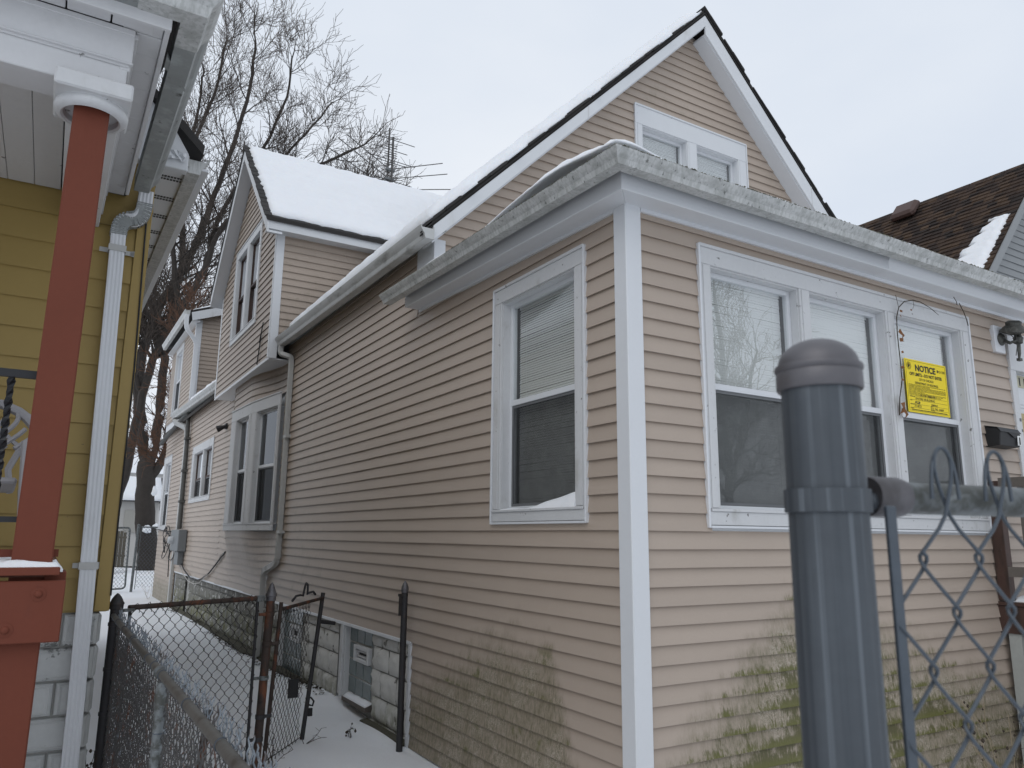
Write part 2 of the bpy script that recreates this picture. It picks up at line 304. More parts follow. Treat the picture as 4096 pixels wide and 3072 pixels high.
# ------------------------------------------------------------------ geometry helpers
IDF = (Vector((0, 0, 0)), Vector((1, 0, 0)), Vector((0, 1, 0)))
class MB:
    def __init__(s): s.v = []; s.f = []
    def add(s, vs, fs):
        o = len(s.v); s.v.extend([tuple(p) for p in vs]); s.f.extend([tuple(i+o for i in q) for q in fs]); return s
    def box(s, a0, a1, b0, b1, c0, c1, F=IDF):
        O, u, n = F
        vs = [O+u*a+n*b+Vector((0, 0, c)) for c in (c0, c1) for b in (b0, b1) for a in (a0, a1)]
        return s.add(vs, [(0, 2, 3, 1), (4, 5, 7, 6), (0, 1, 5, 4), (2, 6, 7, 3), (0, 4, 6, 2), (1, 3, 7, 5)])
    def quad(s, *p): return s.add(p, [tuple(range(len(p)))])
    def prism(s, poly, vec):
        n = len(poly); vec = Vector(vec); a = [Vector(p) for p in poly]
        return s.add(a+[p+vec for p in a], [tuple(range(n))[::-1], tuple(range(n, 2*n))]+[(i, (i+1) % n, n+(i+1) % n, n+i) for i in range(n)])
    def tube(s, pts, r, k=8, caps=True, flat=None):
        pts = [Vector(p) for p in pts]; n = len(pts)
        rr = r if isinstance(r, (list, tuple)) else [r]*n
        t = (pts[1]-pts[0]).normalized()
        ref = Vector((0, 0, 1)) if abs(t.z) < .9 else Vector((1, 0, 0))
        x = t.cross(ref).normalized(); vs = []
        for i in range(n):
            if i == 0: t = pts[1]-pts[0]
            elif i == n-1: t = pts[-1]-pts[-2]
            else: t = pts[i+1]-pts[i-1]
            if t.length < 1e-9: t = Vector((0, 0, 1))
            t.normalize(); x = (x-t*x.dot(t))
            if x.length < 1e-6: x = t.orthogonal()
            x.normalize(); y = t.cross(x)
            for j in range(k):
                a = 2*math.pi*j/k
                vs.append(pts[i]+(x*math.cos(a)+y*math.sin(a))*rr[i])
        fs = [(i*k+j, i*k+(j+1) % k, (i+1)*k+(j+1) % k, (i+1)*k+j) for i in range(n-1) for j in range(k)]
        if caps: fs += [tuple(range(k))[::-1], tuple((n-1)*k+j for j in range(k))]
        return s.add(vs, fs)
    def lathe(s, c, prof, k=16, axis=(0, 0, 1)):
        ax = Vector(axis).normalized(); x = ax.orthogonal().normalized(); y = ax.cross(x); c = Vector(c); vs = []
        for r, z in prof:
            for j in range(k):
                a = 2*math.pi*j/k; vs.append(c+ax*z+(x*math.cos(a)+y*math.sin(a))*r)
        n = len(prof)
        fs = [(i*k+j, i*k+(j+1) % k, (i+1)*k+(j+1) % k, (i+1)*k+j) for i in range(n-1) for j in range(k)]
        fs += [tuple(range(k))[::-1], tuple((n-1)*k+j for j in range(k))]
        return s.add(vs, fs)
    def mesh(s, name, m):
        me = bpy.data.meshes.new(name); me.from_pydata(s.v, [], s.f); me.validate(); me.update()
        me.materials.append(m); return me
    def build(s, name, m, parent=None, smooth=False, bevel=0.0, kind=None):
        me = s.mesh(name, m)
        if name in ('pane', 'box') or 'glass' in m.name: outward(me)
        if smooth: me.polygons.foreach_set('use_smooth', [True]*len(me.polygons))
        return link(name, me, parent, smooth, bevel, kind)

def outward(me):
    bm = bmesh.new(); bm.from_mesh(me); bmesh.ops.recalc_face_normals(bm, faces=bm.faces); bm.to_mesh(me); bm.free()
def root_of(o):
    v = Vector(o.location)
    while o.parent: o = o.parent; v += Vector(o.location)
    return v
def link(name, me, parent=None, smooth=False, bevel=0.0, kind=None):
    o = bpy.data.objects.new(name, me); COL.objects.link(o)
    if parent is not None:
        o.parent = parent; o.location = -root_of(parent)
    if smooth:
        md = o.modifiers.new('angle', 'EDGE_SPLIT'); md.split_angle = R(42)
    if bevel:
        md = o.modifiers.new('bevel', 'BEVEL'); md.width = bevel; md.segments = 1; md.limit_method = 'ANGLE'
    if kind: o['kind'] = kind
    return o
def tag(o, label=None, cat=None, group=None, kind=None):
    if label: o['label'] = label
    if cat: o['category'] = cat
    if group: o['group'] = group
    if kind: o['kind'] = kind
    return o
def thing(name, loc, label, cat, group=None):
    o = bpy.data.objects.new(name, None); COL.objects.link(o); o.location = loc; o.empty_display_size = .2
    return tag(o, label, cat, group)
def fr(O, u, n): return (Vector(O), Vector(u).normalized(), Vector(n).normalized())
def P(F, a, b, c): return F[0]+F[1]*a+F[2]*b+Vector((0, 0, c))
def J(v): return random.uniform(-v, v)

def siding(parent, zb0, zb1, arange, F=None, openings=(), h=.1143, z0=1.829, m=None, name='siding_panel', surf=None,
           proud=.0175, step=.55, joined=False, wob=.0016):
    """overlapping courses; arange(zb, zt) -> (a0b, a1b, a0t, a1t); openings (a0, a1, z0, z1)"""
    if surf is None: surf = lambda a, z: (P(F, a, 0, z), F[2])
    k = math.floor((zb0-z0)/h); jm = MB(); cnt = 0
    while z0+k*h < zb1-.004:
        zl, zt = max(zb0, z0+k*h), min(zb1, z0+(k+1)*h); k += 1
        if zt-zl < .012: continue
        rg = arange(zl, zt)
        if rg is None: continue
        a0b, a1b, a0t, a1t = rg
        segs = [(a0b, a1b, a0t, a1t)]
        for (o0, o1, p0, p1) in openings:
            if zt <= p0+.002 or zl >= p1-.002: continue
            ns = []
            for (b0, b1, t0, t1) in segs:
                lo, hi = min(b0, t0), max(b1, t1)
                if o1 <= lo or o0 >= hi: ns.append((b0, b1, t0, t1)); continue
                if o0 > max(b0, t0)+.02: ns.append((b0, o0, t0, o0))
                if o1 < min(b1, t1)-.02: ns.append((o1, b1, o1, t1))
            segs = ns
        for (b0, b1, t0, t1) in segs:
            n = max(2, int(max(b1-b0, t1-t0)/step)+2); mb = MB(); vs = []
            dz = J(.0012)
            for i in range(n):
                f = i/(n-1); ab = b0+(b1-b0)*f; at = t0+(t1-t0)*f
                w1 = J(wob); w2 = J(wob*.8)
                pb, nb = surf(ab, zl); pt, nt_ = surf(at, zt)
                up_ = Vector((0, 0, 1))
                vs += [pb+nb*.0+up_*.006, pb+nb*(proud+w1)+up_*(dz+w2), pb+nb*(proud+w1-.0002)+up_*(dz+w2+.006),
                       pb.lerp(pt, .5)+nb*(proud*.58+J(wob*.5)), pt+nt_*.0025+up_*.004]
            fs = [(i*5+j, i*5+j+1, (i+1)*5+j+1, (i+1)*5+j) for i in range(n-1) for j in range(4)]
            fs += [(0, 4, 3, 2, 1), tuple((n-1)*5+q for q in range(5))]
            if joined: jm.add(vs, fs); continue
            mb.add(vs, fs); mb.build(name, m, parent); cnt += 1
    if joined: jm.build(name, m, parent, kind='stuff'); cnt = 1
    return cnt

def sheath(parent, name, F, a0, a1, z0, z1, openings, m, t=.12, out=-.003):
    """wall core with real holes where the windows are"""
    As = sorted({a0, a1, *[o for op in openings for o in op[:2] if a0 < o < a1]})
    Zs = sorted({z0, z1, *[o for op in openings for o in op[2:] if z0 < o < z1]})
    mb = MB()
    for i in range(len(As)-1):
        for j in range(len(Zs)-1):
            ca, cz = (As[i]+As[i+1])/2, (Zs[j]+Zs[j+1])/2
            if any(o[0] < ca < o[1] and o[2] < cz < o[3] for o in openings): continue
            mb.box(As[i], As[i+1], out-t, out, Zs[j], Zs[j+1], F)
    return mb.build(name, m, parent)

def sheath_rows(parent, name, F, z0, z1, arange, openings, m, t=.12, out=-.003, h=.12):
    """wall core stepped along a slanted edge, open at the windows"""
    zs = sorted({z0, z1, *[z for o in openings for z in o[2:]], *[z0+h*i for i in range(1, int((z1-z0)/h))]})
    mb = MB()
    for i in range(len(zs)-1):
        rg = arange(zs[i], zs[i+1])
        if rg is None or zs[i+1]-zs[i] < .004: continue
        lo, hi = max(rg[0], rg[2]), min(rg[1], rg[3]); cz = (zs[i]+zs[i+1])/2; sg = [(lo, hi)]
        for o in openings:
            if o[2] < cz < o[3]: sg = [q for (a, b) in sg for q in ((a, min(b, o[0])), (max(a, o[1]), b)) if q[1]-q[0] > .005]
        for a, b in sg: mb.box(a, b, out-t, out, zs[i], zs[i+1], F)
    return mb.build(name, m, parent)

def blinds(parent, F, a0, a1, z0, z1, b=-.10, pitch=.0195, tilt=.35, m=None, skip=()):
    mb = MB(); z = z1-.045; i = 0
    mb.box(a0, a1, b-.02, b+.012, z1-.04, z1, F)
    while z > z0:
        sag = J(.0015); tl = tilt*(1+J(.18)); h = pitch*1.12*math.cos(tl*.9); d = pitch*1.12*math.sin(tl)
        e0, e1 = J(.002), J(.002)
        vs = [P(F, a0+e0, b, z+sag), P(F, a0+e0, b+d*.62, z-h*.5+sag), P(F, a0+e0, b+d, z-h+sag),
              P(F, a1+e1, b, z-sag), P(F, a1+e1, b+d*.62, z-h*.5-sag), P(F, a1+e1, b+d, z-h-sag)]
        mb.add(vs, [(0, 1, 4, 3), (1, 2, 5, 4)]); z -= pitch; i += 1
    for a in (a0+.12*(a1-a0), a1-.12*(a1-a0)):
        mb.box(a-.001, a+.001, b+.014, b+.0155, z0, z1, F)
    mb.build('blind', m or M['blind'], parent, kind='stuff')

def window(house, F, a0, a1, z0, z1, opens, rail, casing='oldwhite', head=.13, sill=.085, side=.105, depth=.055,
           blind=True, screen=True, glass='glass', proud=.024, jch=True, name='window', blind_z=None, lower=True,
           frame='vinyl', tilt=.35, bm=None, label=None, crown=True):
    """outer trim a0..a1, z0..z1; opens = [(a0, a1)] glazed openings side by side; rail = height of the meeting rail"""
    zt, zb = z1-head, z0+sill
    W = MB()
    W.box(a0, a1, .004, proud, zt, z1-.012, F)                               # head casing
    if crown: W.box(a0-.012, a1+.012, .004, proud+.012, z1-.012, z1+.012, F)           # drip cap
    W.box(a0, a1, .004, proud+.004, z0, zb-.012, F)                          # apron
    W.box(a0+.01, a1-.01, -depth+.002, proud+.014, zb-.012, zb+.006, F)                # sill
    eds = [a0]+[e for o in opens for e in o]+[a1]
    for i in range(0, len(eds), 2):
        lo, hi = eds[i], eds[i+1]
        W.box(lo, hi, .004, proud-.002, zb+.006, zt, F)
        W.box(lo+.022, hi-.022, proud-.002, proud+.004, zb+.012, zt-.006, F)
    win = W.build(name, M[casing], house, bevel=.003)
    if label: win['label'] = label
    if jch:
        jm = MB()
        jm.box(a0-.020, a0-.002, .003, .034, z0-.018, z1+.006, F); jm.box(a1+.002, a1+.020, .003, .034, z0-.018, z1+.006, F)
        jm.box(a0-.0, a1+.0, .003, .036, z0-.020, z0-.004, F)
        jm.build('trim_channel', M['vinyl'], win, bevel=.002)
    for (p0, p1) in opens:
        jb = MB()                                                            # jamb reveal
        for q0, q1, c0, c1 in ((p0-.002, p0+.012, zb, zt), (p1-.012, p1+.002, zb, zt), (p0+.012, p1-.012, zt-.012, zt+.002)):
            jb.box(q0, q1, -depth-.07, .006, c0, c1, F)
        jb.build('jamb', M[casing], win)
        f0, f1, g0, g1 = p0+.012, p1-.012, zb+.006, zt-.012
        fb = MB(); s = .034
        fb.box(f0, f0+s, -depth-.045, -depth, g0, g1, F); fb.box(f1-s, f1, -depth-.045, -depth, g0, g1, F)
        fb.box(f0+s, f1-s, -depth-.045, -depth, g1-s, g1, F); fb.box(f0+s, f1-s, -depth-.045, -depth, g0, g0+s*.8, F)
        if rail: fb.box(f0+s, f1-s, -depth-.045, -depth+.004, rail-.022, rail+.022, F)
        fb.build('sash_frame', M[frame], win, bevel=.002)
        i0, i1 = f0+s, f1-s
        cuts = [(rail+.022, g1-s)] + ([(g0+s*.8, rail-.022)] if lower else []) if rail else [(g0+s*.8, g1-s)]
        for qi, (c0, c1) in enumerate(cuts):
            pn = MB(); bb = -depth-.018 if qi == 0 else -depth-.034
            pn.box(i0-.002, i1+.002, bb-.004, bb, c0-.002, c1+.002, F); pn.build('pane', M[glass], win)
            if qi == 1 and screen:
                sc = MB(); sc.quad(P(F, i0+.022, -depth-.010, c0+.022), P(F, i1-.022, -depth-.010, c0+.022), P(F, i1-.022, -depth-.010, c1-.022), P(F, i0+.022, -depth-.010, c1-.022))
                sc.build('insect_screen', M['screen'], win)
                sf = MB()
                sf.box(i0, i0+.022, -depth-.014, -depth-.004, c0, c1, F); sf.box(i1-.022, i1, -depth-.014, -depth-.004, c0, c1, F)
                sf.box(i0+.022, i1-.022, -depth-.014, -depth-.004, c0, c0+.022, F); sf.box(i0+.022, i1-.022, -depth-.014, -depth-.004, c1-.022, c1, F)
                sf.build('screen_frame', M['screenframe'], win)
        if blind: blinds(win, F, i0-.005, i1+.005, blind_z or g0+.03, g1, -depth-.085, tilt=tilt, m=bm)
        rm = MB(); d0, d1 = -depth-.075, -depth-.9
        r = [(f0-.02, g0-.02), (f1+.02, g0-.02), (f1+.02, g1+.02), (f0-.02, g1+.02)]
        rm.add([P(F, a, d0, c) for a, c in r]+[P(F, a, d1, c) for a, c in r],
               [(4, 5, 6, 7), (0, 1, 5, 4), (1, 2, 6, 5), (2, 3, 7, 6), (3, 0, 4, 7)])
        rm.build('room', M['room'], win)
    return win

def gutter_run(mb, path, top, hgt=.105, wid=.125, sgn=1, t=.0):
    """K-profile along path [(x, y, z_top, ox, oy)] where (ox, oy) points outward; closed section"""
    prof = [(0, 0), (0, -hgt), (.62*wid, -hgt), (.66*wid, -hgt+.012), (.72*wid, -hgt*.62), (.86*wid, -hgt*.42), (.96*wid, -hgt*.22), (wid, -.012), (wid+.004, 0), (wid-.010, 0), (wid-.016, -.02), (.012, -.02), (.012, 0)]
    vs = []; k = len(prof)
    for (x, y, z, ox, oy) in path:
        for (d, dz) in prof: vs.append((x+ox*d, y+oy*d, z+dz))
    n = len(path)
    fs = [(i*k+j, i*k+(j+1) % k, (i+1)*k+(j+1) % k, (i+1)*k+j) for i in range(n-1) for j in range(k)]
    fs += [tuple(range(k)), tuple((n-1)*k+j for j in range(k))[::-1]]
    return mb.add(vs, fs)

def downspout(name, parent, pts, w=.075, d=.055, m='dsgrey', n=(-1, 0, 0), straps=(), ridged=True, elbows=()):
    """rectangular fluted pipe following pts; w across the wall, d out from it"""
    mb = MB(); pts = [Vector(p) for p in pts]; n = Vector(n)
    prof = []
    if ridged:
        q = 9
        for i in range(q): prof.append((-w/2+w*i/(q-1), d/2+(.004 if i % 2 else 0)))
        for i in range(q): prof.append((w/2-w*i/(q-1), -d/2-(.004 if i % 2 else 0)))
    else: prof = [(-w/2, d/2), (w/2, d/2), (w/2, -d/2), (-w/2, -d/2)]
    k = len(prof); vs = []
    for i, p in enumerate(pts):
        t = (pts[min(i+1, len(pts)-1)]-pts[max(i-1, 0)]).normalized()
        side = n.cross(Vector((0, 0, 1))); side = (side-t*side.dot(t)).normalized() if abs(side.dot(t)) < .95 else Vector((0, 0, 1))
        o = side.cross(t).normalized()
        if o.dot(n) < 0: o = -o
        for (a, b) in prof: vs.append(p+side*a+o*b)
    fs = [(i*k+j, i*k+(j+1) % k, (i+1)*k+(j+1) % k, (i+1)*k+j) for i in range(len(pts)-1) for j in range(k)]
    fs += [tuple(range(k)), tuple((len(pts)-1)*k+j for j in range(k))[::-1]]
    mb.add(vs, fs)
    return mb.build(name, M[m], parent)

def bend(p0, p1, p2, n=5, f=.5):
    """rounded corner between three points"""
    p0, p1, p2 = Vector(p0), Vector(p1), Vector(p2); a = p1.lerp(p0, f); b = p1.lerp(p2, f); o = []
    for i in range(n+1):
        t = i/n; o.append((a*(1-t)+p1*t)*(1-t)+(p1*(1-t)+b*t)*t)
    return o

def snow_sheet(name, fn, u0, u1, v0, v1, nu, nv, th, label=None, parent=None, bump=.012, edge=.16, m='snowroof', ragged=None):
    """closed pillow of snow: fn(u, v) -> (point, normal)"""
    top = []; bot = []
    for i in range(nu+1):
        for j in range(nv+1):
            u = u0+(u1-u0)*i/nu; v = v0+(v1-v0)*j/nv
            if ragged: u, v = ragged(u, v, i, j, nu, nv)
            p, nrm = fn(u, v)
            du = min(i, nu-i)*abs(u1-u0)/nu; dv = min(j, nv-j)*abs(v1-v0)/nv
            e = min(1, min(du, dv)/edge); k = math.sqrt(max(0, 1-(1-e)**2))
            hgt = th*(.18+.82*k)+J(bump)*k
            top.append(p+nrm*hgt); bot.append(p-nrm*.004)
    w_ = nv+1; N = len(top)
    fs = [(i*w_+j, (i+1)*w_+j, (i+1)*w_+j+1, i*w_+j+1) for i in range(nu) for j in range(nv)]
    fs += [tuple(N+x for x in f[::-1]) for f in fs[:]]
    for i in range(nu):
        for j in (0, nv): a, b = i*w_+j, (i+1)*w_+j; fs.append((a, b, N+b, N+a))
    for j in range(nv):
        for i in (0, nu): a, b = i*w_+j, i*w_+j+1; fs.append((a, b, N+b, N+a))
    me = bpy.data.meshes.new(name); me.from_pydata([tuple(p) for p in top+bot], [], fs); me.validate(); me.update()
    bm = bmesh.new(); bm.from_mesh(me); bmesh.ops.recalc_face_normals(bm, faces=bm.faces); bm.to_mesh(me); bm.free()
    me.materials.append(M[m]); me.polygons.foreach_set('use_smooth', [True]*len(me.polygons))
    o = link(name, me, parent)
    if parent is None: tag(o, label, 'snow', None, 'stuff')
    return o

def text(name, s, loc, size, u, n, m, parent, bold=0.0, align='LEFT', width=None, depth=.0006, shear=0.0):
    """lettering as a thin mesh; u = reading direction, n = facing direction"""
    cu = bpy.data.curves.new(name, 'FONT'); cu.body = s; cu.size = size; cu.align_x = align; cu.extrude = depth; cu.offset = bold; cu.shear = shear
    cu.resolution_u = 3
    o = bpy.data.objects.new(name, cu); COL.objects.link(o)
    dg = bpy.context.evaluated_depsgraph_get(); me = bpy.data.meshes.new_from_object(o.evaluated_get(dg))
    bpy.data.objects.remove(o); bpy.data.curves.remove(cu)
    xs = [v.co.x for v in me.vertices] or [0]
    sx = width/(max(xs)-min(xs)) if width else 1.0
    u = Vector(u).normalized(); n = Vector(n).normalized(); up_ = n.cross(u); loc = Vector(loc)
    for v in me.vertices: v.co = loc+u*(v.co.x*sx)+up_*v.co.y+n*v.co.z
    me.materials.clear(); me.materials.append(m)
    return link(name, me, parent)
# ------------------------------------------------------------------ ground
def gz(x, y):
    b = .0+.02*math.sin(x*1.7+.6)*math.cos(y*.9)+.018*math.sin(y*2.3+x*1.1)+.01*math.sin(x*5.1+y*3.7)
    if -2.2 < x < .3: b += .055*math.exp(-((y-5.6)/1.3)**2)*math.exp(-((x+.2)/.8)**2)
    if y > 12: b -= .002*(y-12)
    return b
def axis(lo, hi, st, far, lo2=None):
    a = [lo+i*st for i in range(int((hi-lo)/st)+1)]; r = []
    d = st; x = lo
    while x > -far: d *= 1.6; x -= d; r.append(x)
    d = st; x = a[-1]; q = []
    while x < far: d *= 1.6; x += d; q.append(x)
    return r[::-1]+a+q
xs, ys = axis(-3.2, .4, .06, 420), axis(1.2, 9.5, .07, 420)
gm = MB(); gm.v = [(x, y, gz(x, y)) for x in xs for y in ys]; ny = len(ys)
gm.f = [(i*ny+j, (i+1)*ny+j, (i+1)*ny+j+1, i*ny+j+1) for i in range(len(xs)-1) for j in range(ny-1)]
g_o = gm.build('ground', M['snow'], smooth=False); g_o.data.polygons.foreach_set('use_smooth', [True]*len(g_o.data.polygons))
tag(g_o, 'snow covered ground of the yards between the houses', None, None, 'structure')

# ------------------------------------------------------------------ the beige house
house = thing('beige_house', (3.7, 6.0, 0), 'beige vinyl sided house with white trim and snowy roofs', 'house')
FS = fr((0, 0, 0), (0, 1, 0), (-1, 0, 0)); FF = fr((0, 0, 0), (1, 0, 0), (0, -1, 0)); FG = fr((0, 2.97, 0), (1, 0, 0), (0, -1, 0))
SM = M['siding']
def flat(a0, a1): return lambda zb, zt: (a0, a1, a0, a1)
# side wall of the porch and main block
wo_s = [(.57, 1.585, 2.10, 3.79)]
ws = sheath(house, 'wall', FS, -.0, 3.22, -.15, 4.12, wo_s, M['white'])
sheath(ws, 'wall_core', FS, 3.22, 8.4, .90, 4.86, [], M['white'])
cut_s = [(.53, 1.62, 2.06, 3.86)]
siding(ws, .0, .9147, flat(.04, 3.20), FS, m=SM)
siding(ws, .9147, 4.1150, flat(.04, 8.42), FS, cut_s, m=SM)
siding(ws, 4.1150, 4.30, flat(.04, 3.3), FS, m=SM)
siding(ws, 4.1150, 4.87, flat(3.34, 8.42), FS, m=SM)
# front wall of the porch
wo_f = [(.742, 1.68, 2.06, 3.80), (1.80, 2.77, 2.06, 3.80), (2.89, 3.905, 2.06, 3.80), (4.80, 5.76, 1.42, 3.52)]
wf = sheath(house, 'wall', FF, 0, 7.45, -.15, 4.12, wo_f, M['white'])
siding(wf, -.02, 4.085, flat(.04, 7.42), FF, [(.66, 4.0, 2.03, 3.87), (4.72, 5.84, 1.38, 3.86)], m=SM)
# gable wall
GA = lambda zb, zt: (max(.0, zb-4.87), min(7.44, 7.44-(zb-4.87)), max(.0, zt-4.87), min(7.44, 7.44-(zt-4.87)))
wg = sheath_rows(house, 'wall', FG, 3.9, 8.55, GA, [(2.78, 3.52, 5.80, 6.955), (3.70, 4.455, 5.80, 6.955)], M['white'])
siding(wg, 4.62, 8.53, GA, FG, [(2.70, 4.58, 5.72, 7.15)], m=SM)
# side wall further back: a shallow bay, then the kitchen wing
def sst(x): x = max(0, min(1, x)); return x*x*(3-2*x)
def bulge(a, z):
    b = .235*sst((a-8.50)/1.45)*(1-sst((a-11.05)/1.25))
    f = sst((z-1.05)/.95)
    sag = .012*math.sin(a*2.1)*(1-f)
    return b*f+sag*sst((a-8.6)/.5)*(1-sst((a-13.5)/.8))
def bay_s(a, z):
    e = .02; d = (bulge(a+e, z)-bulge(a-e, z))/(2*e)
    n = Vector((-1, -d, 0)).normalized()
    wv = .022*math.sin(a*2.3+z*1.7)*sst((a-8.6)/.8)*(1-sst((a-13.0)/1.5))*(1-sst((z-1.9)/.5))*sst((z-.95)/.3)
    return Vector((-bulge(a, z), a, z+wv)), n
wb = sheath(house, 'wall', FS, 8.4, 22.7, .90, 5.2, [(8.45, 10.95, 2.06, 3.92), (14.48, 15.52, 2.73, 3.86), (15.66, 16.9, 2.73, 3.86), (21.15, 22.3, 2.08, 4.0)], M['white'], out=-.02)
MB().box(18.55, 22.7, -.14, -.02, -.2, .90, FS).build('wall_core', M['white'], wb)
siding(wb, .9147, 4.62, flat(8.42, 12.9), None, [(8.43, 10.92, 2.0, 4.08)], m=SM, surf=bay_s, step=.16)
siding(wb, .9147, 5.02, flat(12.9, 18.2), FS, [(14.42, 17.08, 2.72, 3.98)], m=SM)
siding(wb, -.15, 5.2, flat(18.55, 22.65), FS, [(21.1, 22.7, 2.1, 4.1)], m=SM)
siding(wb, .9147, 5.1, flat(18.2, 18.55), FS, m=SM, joined=True)

def zz(y): return .03*(y+.385)
# corner boards and starter strips
cb = MB(); cb.prism([(-.030, -.030, -.1), (.105, -.030, -.1), (.105, 0, -.1), (0, 0, -.1), (0, .10, -.1), (-.030, .10, -.1)], (0, 0, 4.19))
cb.build('corner_board', M['vinyl'], house, bevel=.006)
cb = MB(); cb.prism([(-.026, 2.944, 4.3), (.10, 2.944, 4.3), (.10, 2.97, 4.3), (0, 2.97, 4.3), (0, 3.36, 4.3), (-.026, 3.36, 4.3)], (0, 0, .54))
cb.build('corner_board', M['vinyl'], house, bevel=.004)
st = MB(); st.box(3.2, 8.4, .0, .024, .888, .922, FS); st.box(8.4, 18.5, .0, .020, .888, .922, FS); st.box(3.19, 3.235, .0, .034, -.1, .888, FS)
st.build('starter_strip', M['vinyl'], house, bevel=.003)

# windows of the near walls
ward = window(house, FS, .45, 1.70, 2.01, 3.93, [(.565, 1.59)], 2.955, depth=.06, head=.125, side=.11, tilt=.42,
              label='window with snow lying on its sill')
front = window(house, FF, .64, 4.03, 1.985, 3.925, [(.742, 1.68), (1.80, 2.77), (2.89, 3.905)], 2.94, glass='glassfront', depth=.06,
               head=.135, sill=.10, tilt=.22, label='wide front window of three sashes with a yellow notice')
attic = window(house, FG, 2.664, 4.617, 5.71, 7.216, [(2.769, 3.531), (3.693, 4.465)], 6.33, glass='glassfront', head=.257, depth=.07, tilt=.3, casing='white',
               label='pair of attic windows under the gable')
sn = MB(); pts = []                                                          # drift on the sill of the side window
for i in range(15):
    t = i/14; y = 1.56-1.0*t; h = .012+.095*sst((t-.30)/.7)+.006*math.sin(t*14)
    pts.append((y, h))
for (y, h) in pts: sn.v += [(.052, y, 2.10), (.052, y, 2.10+h), (.015, y, 2.10+h*.96), (-.020, y, 2.10+h*.55), (-.034, y, 2.10)]
sn.f = [(i*5+j, i*5+j+1, (i+1)*5+j+1, (i+1)*5+j) for i in range(14) for j in range(4)]+[(0, 1, 2, 3, 4), tuple(70+q for q in range(5))]
tag(sn.build('sill_snow', M['snowroof'], smooth=True), 'snow drift on the sill of the side window', 'snow', None, 'stuff')

# bay windows
b0, b1, b2 = Vector((-.065, 8.40, 0)), Vector((-.215, 9.66, 0)), Vector((-.275, 11.02, 0))
def seg(p, q): u = (q-p).normalized(); return fr(p, u, (-u.y, u.x, 0)), (q-p).length
F1, l1 = seg(b0, b1); F2, l2 = seg(b1, b2)
window(house, F1, 0.0, l1, 1.95, 4.11, [(.09, 1.02)], 2.985, depth=.045, head=.20, sill=.11, blind=False, glass='glassbay', jch=False, proud=.03, label='right window of the bay')
window(house, F2, 0.0, l2, 1.95, 4.11, [(.19, 1.0)], 2.985, depth=.045, head=.20, sill=.11, blind=False, glass='glassbay', jch=False, proud=.03, label='left window of the bay')
window(house, FS, 14.34, 17.12, 2.65, 4.05, [(14.48, 15.52), (15.66, 16.9)], 3.2, depth=.05, blind=False, glass='glassdark', frame='brown', casing='oldwhite', head=.20, crown=False)
window(house, FS, 21.0, 22.62, 2.0, 4.19, [(21.15, 22.3)], 3.08, depth=.03, blind=False, glass='glass', head=.2)

# porch roof, soffit box and gutter
pr = MB()
pr.prism([(-.27, -.27, 4.235), (7.9, -.27, 4.235), (7.9, 3.3, 4.80), (3.3, 3.3, 4.80)], (0, 0, -.05))
pr.prism([(-.27, -.27, 4.234), (3.3, 3.3, 4.80), (-.27, 3.3, 4.34)], (0, 0, -.05))
prf = pr.build('porch_roof', M['shingle'], house)
sb = MB()
def quadbox(mb, pts, h):                                                     # box under a sloped 4-point top
    a = [Vector(p) for p in pts]; b = [p-Vector((0, 0, h)) for p in a]
    return mb.add(a+b, [(0, 1, 2, 3), (7, 6, 5, 4), (0, 4, 5, 1), (1, 5, 6, 2), (2, 6, 7, 3), (3, 7, 4, 0)])
quadbox(sb, [(-.185, -.185, 4.196), (-.185, 3.27, 4.30), (.0, 3.27, 4.30), (.0, -.0, 4.196)], .13)
quadbox(sb, [(-.1849, -.1849, 4.197), (.0, -.0, 4.197), (2.62, -.0, 4.197), (2.62, -.1849, 4.197)], .13)
sb.build('soffit_box', M['vinyl'], house, bevel=.004)
sb = MB(); sb.add([(2.62, -.205, 4.19), (7.9, -.205, 4.19), (7.9, 0, 4.19), (2.62, 0, 4.19), (2.62, -.150, 4.085), (7.9, -.150, 4.085), (7.9, 0, 4.06), (2.62, 0, 4.06)],
                  [(0, 1, 2, 3), (7, 6, 5, 4), (0, 4, 5, 1), (1, 5, 6, 2), (2, 6, 7, 3), (3, 7, 4, 0)])
sb.build('soffit_box', M['vinyl'], house, bevel=.004)
tr = MB(); tr.prism([(-.002, .10, 4.046), (-.030, .10, 4.046), (-.030, .10, 4.078), (-.002, .10, 4.078)], (0, 3.17, .10)); tr.box(.105, 7.42, .002, .030, 4.040, 4.068, FF)
tr.build('frieze_strip', M['vinyl'], house)
gp = [(-.255, 3.48, 4.224+zz(3.48)*.85, -1, 0)]+[(-.255, 3.48-3.735*i/6, 4.224+zz(3.48-3.735*i/6)*.85+J(.003), -1, 0) for i in range(1, 6)]
gp += [(-.255, -.255, 4.224, -1, -1)]+[(-.255+8.1*i/9, -.255, 4.224+J(.004), 0, -1) for i in range(1, 10)]
gutter_run(MB(), gp, 0)
gm_ = MB(); gutter_run(gm_, gp, 0, .088, .13); pg = gm_.build('gutter', M['gutter'], house)
for (x, y, ox, oy) in ((.10, -.255, 0, -1), (2.35, -.255, 0, -1), (-.255, .22, -1, 0)):
    p = [(x-(.012 if oy else 0), y-(.012 if ox else 0), 4.226+(zz(y)*.85 if ox else 0), ox*1.02, oy*1.02), (x+(.012 if oy else 0), y+(.012 if ox else 0), 4.226+(zz(y)*.85 if ox else 0), ox*1.02, oy*1.02)]
    sl = MB(); gutter_run(sl, p, 0, .091, .131); sl.build('gutter_joint', M['gutter'], pg)
mg = MB()                                                                    # crust of moss on the gutter lip
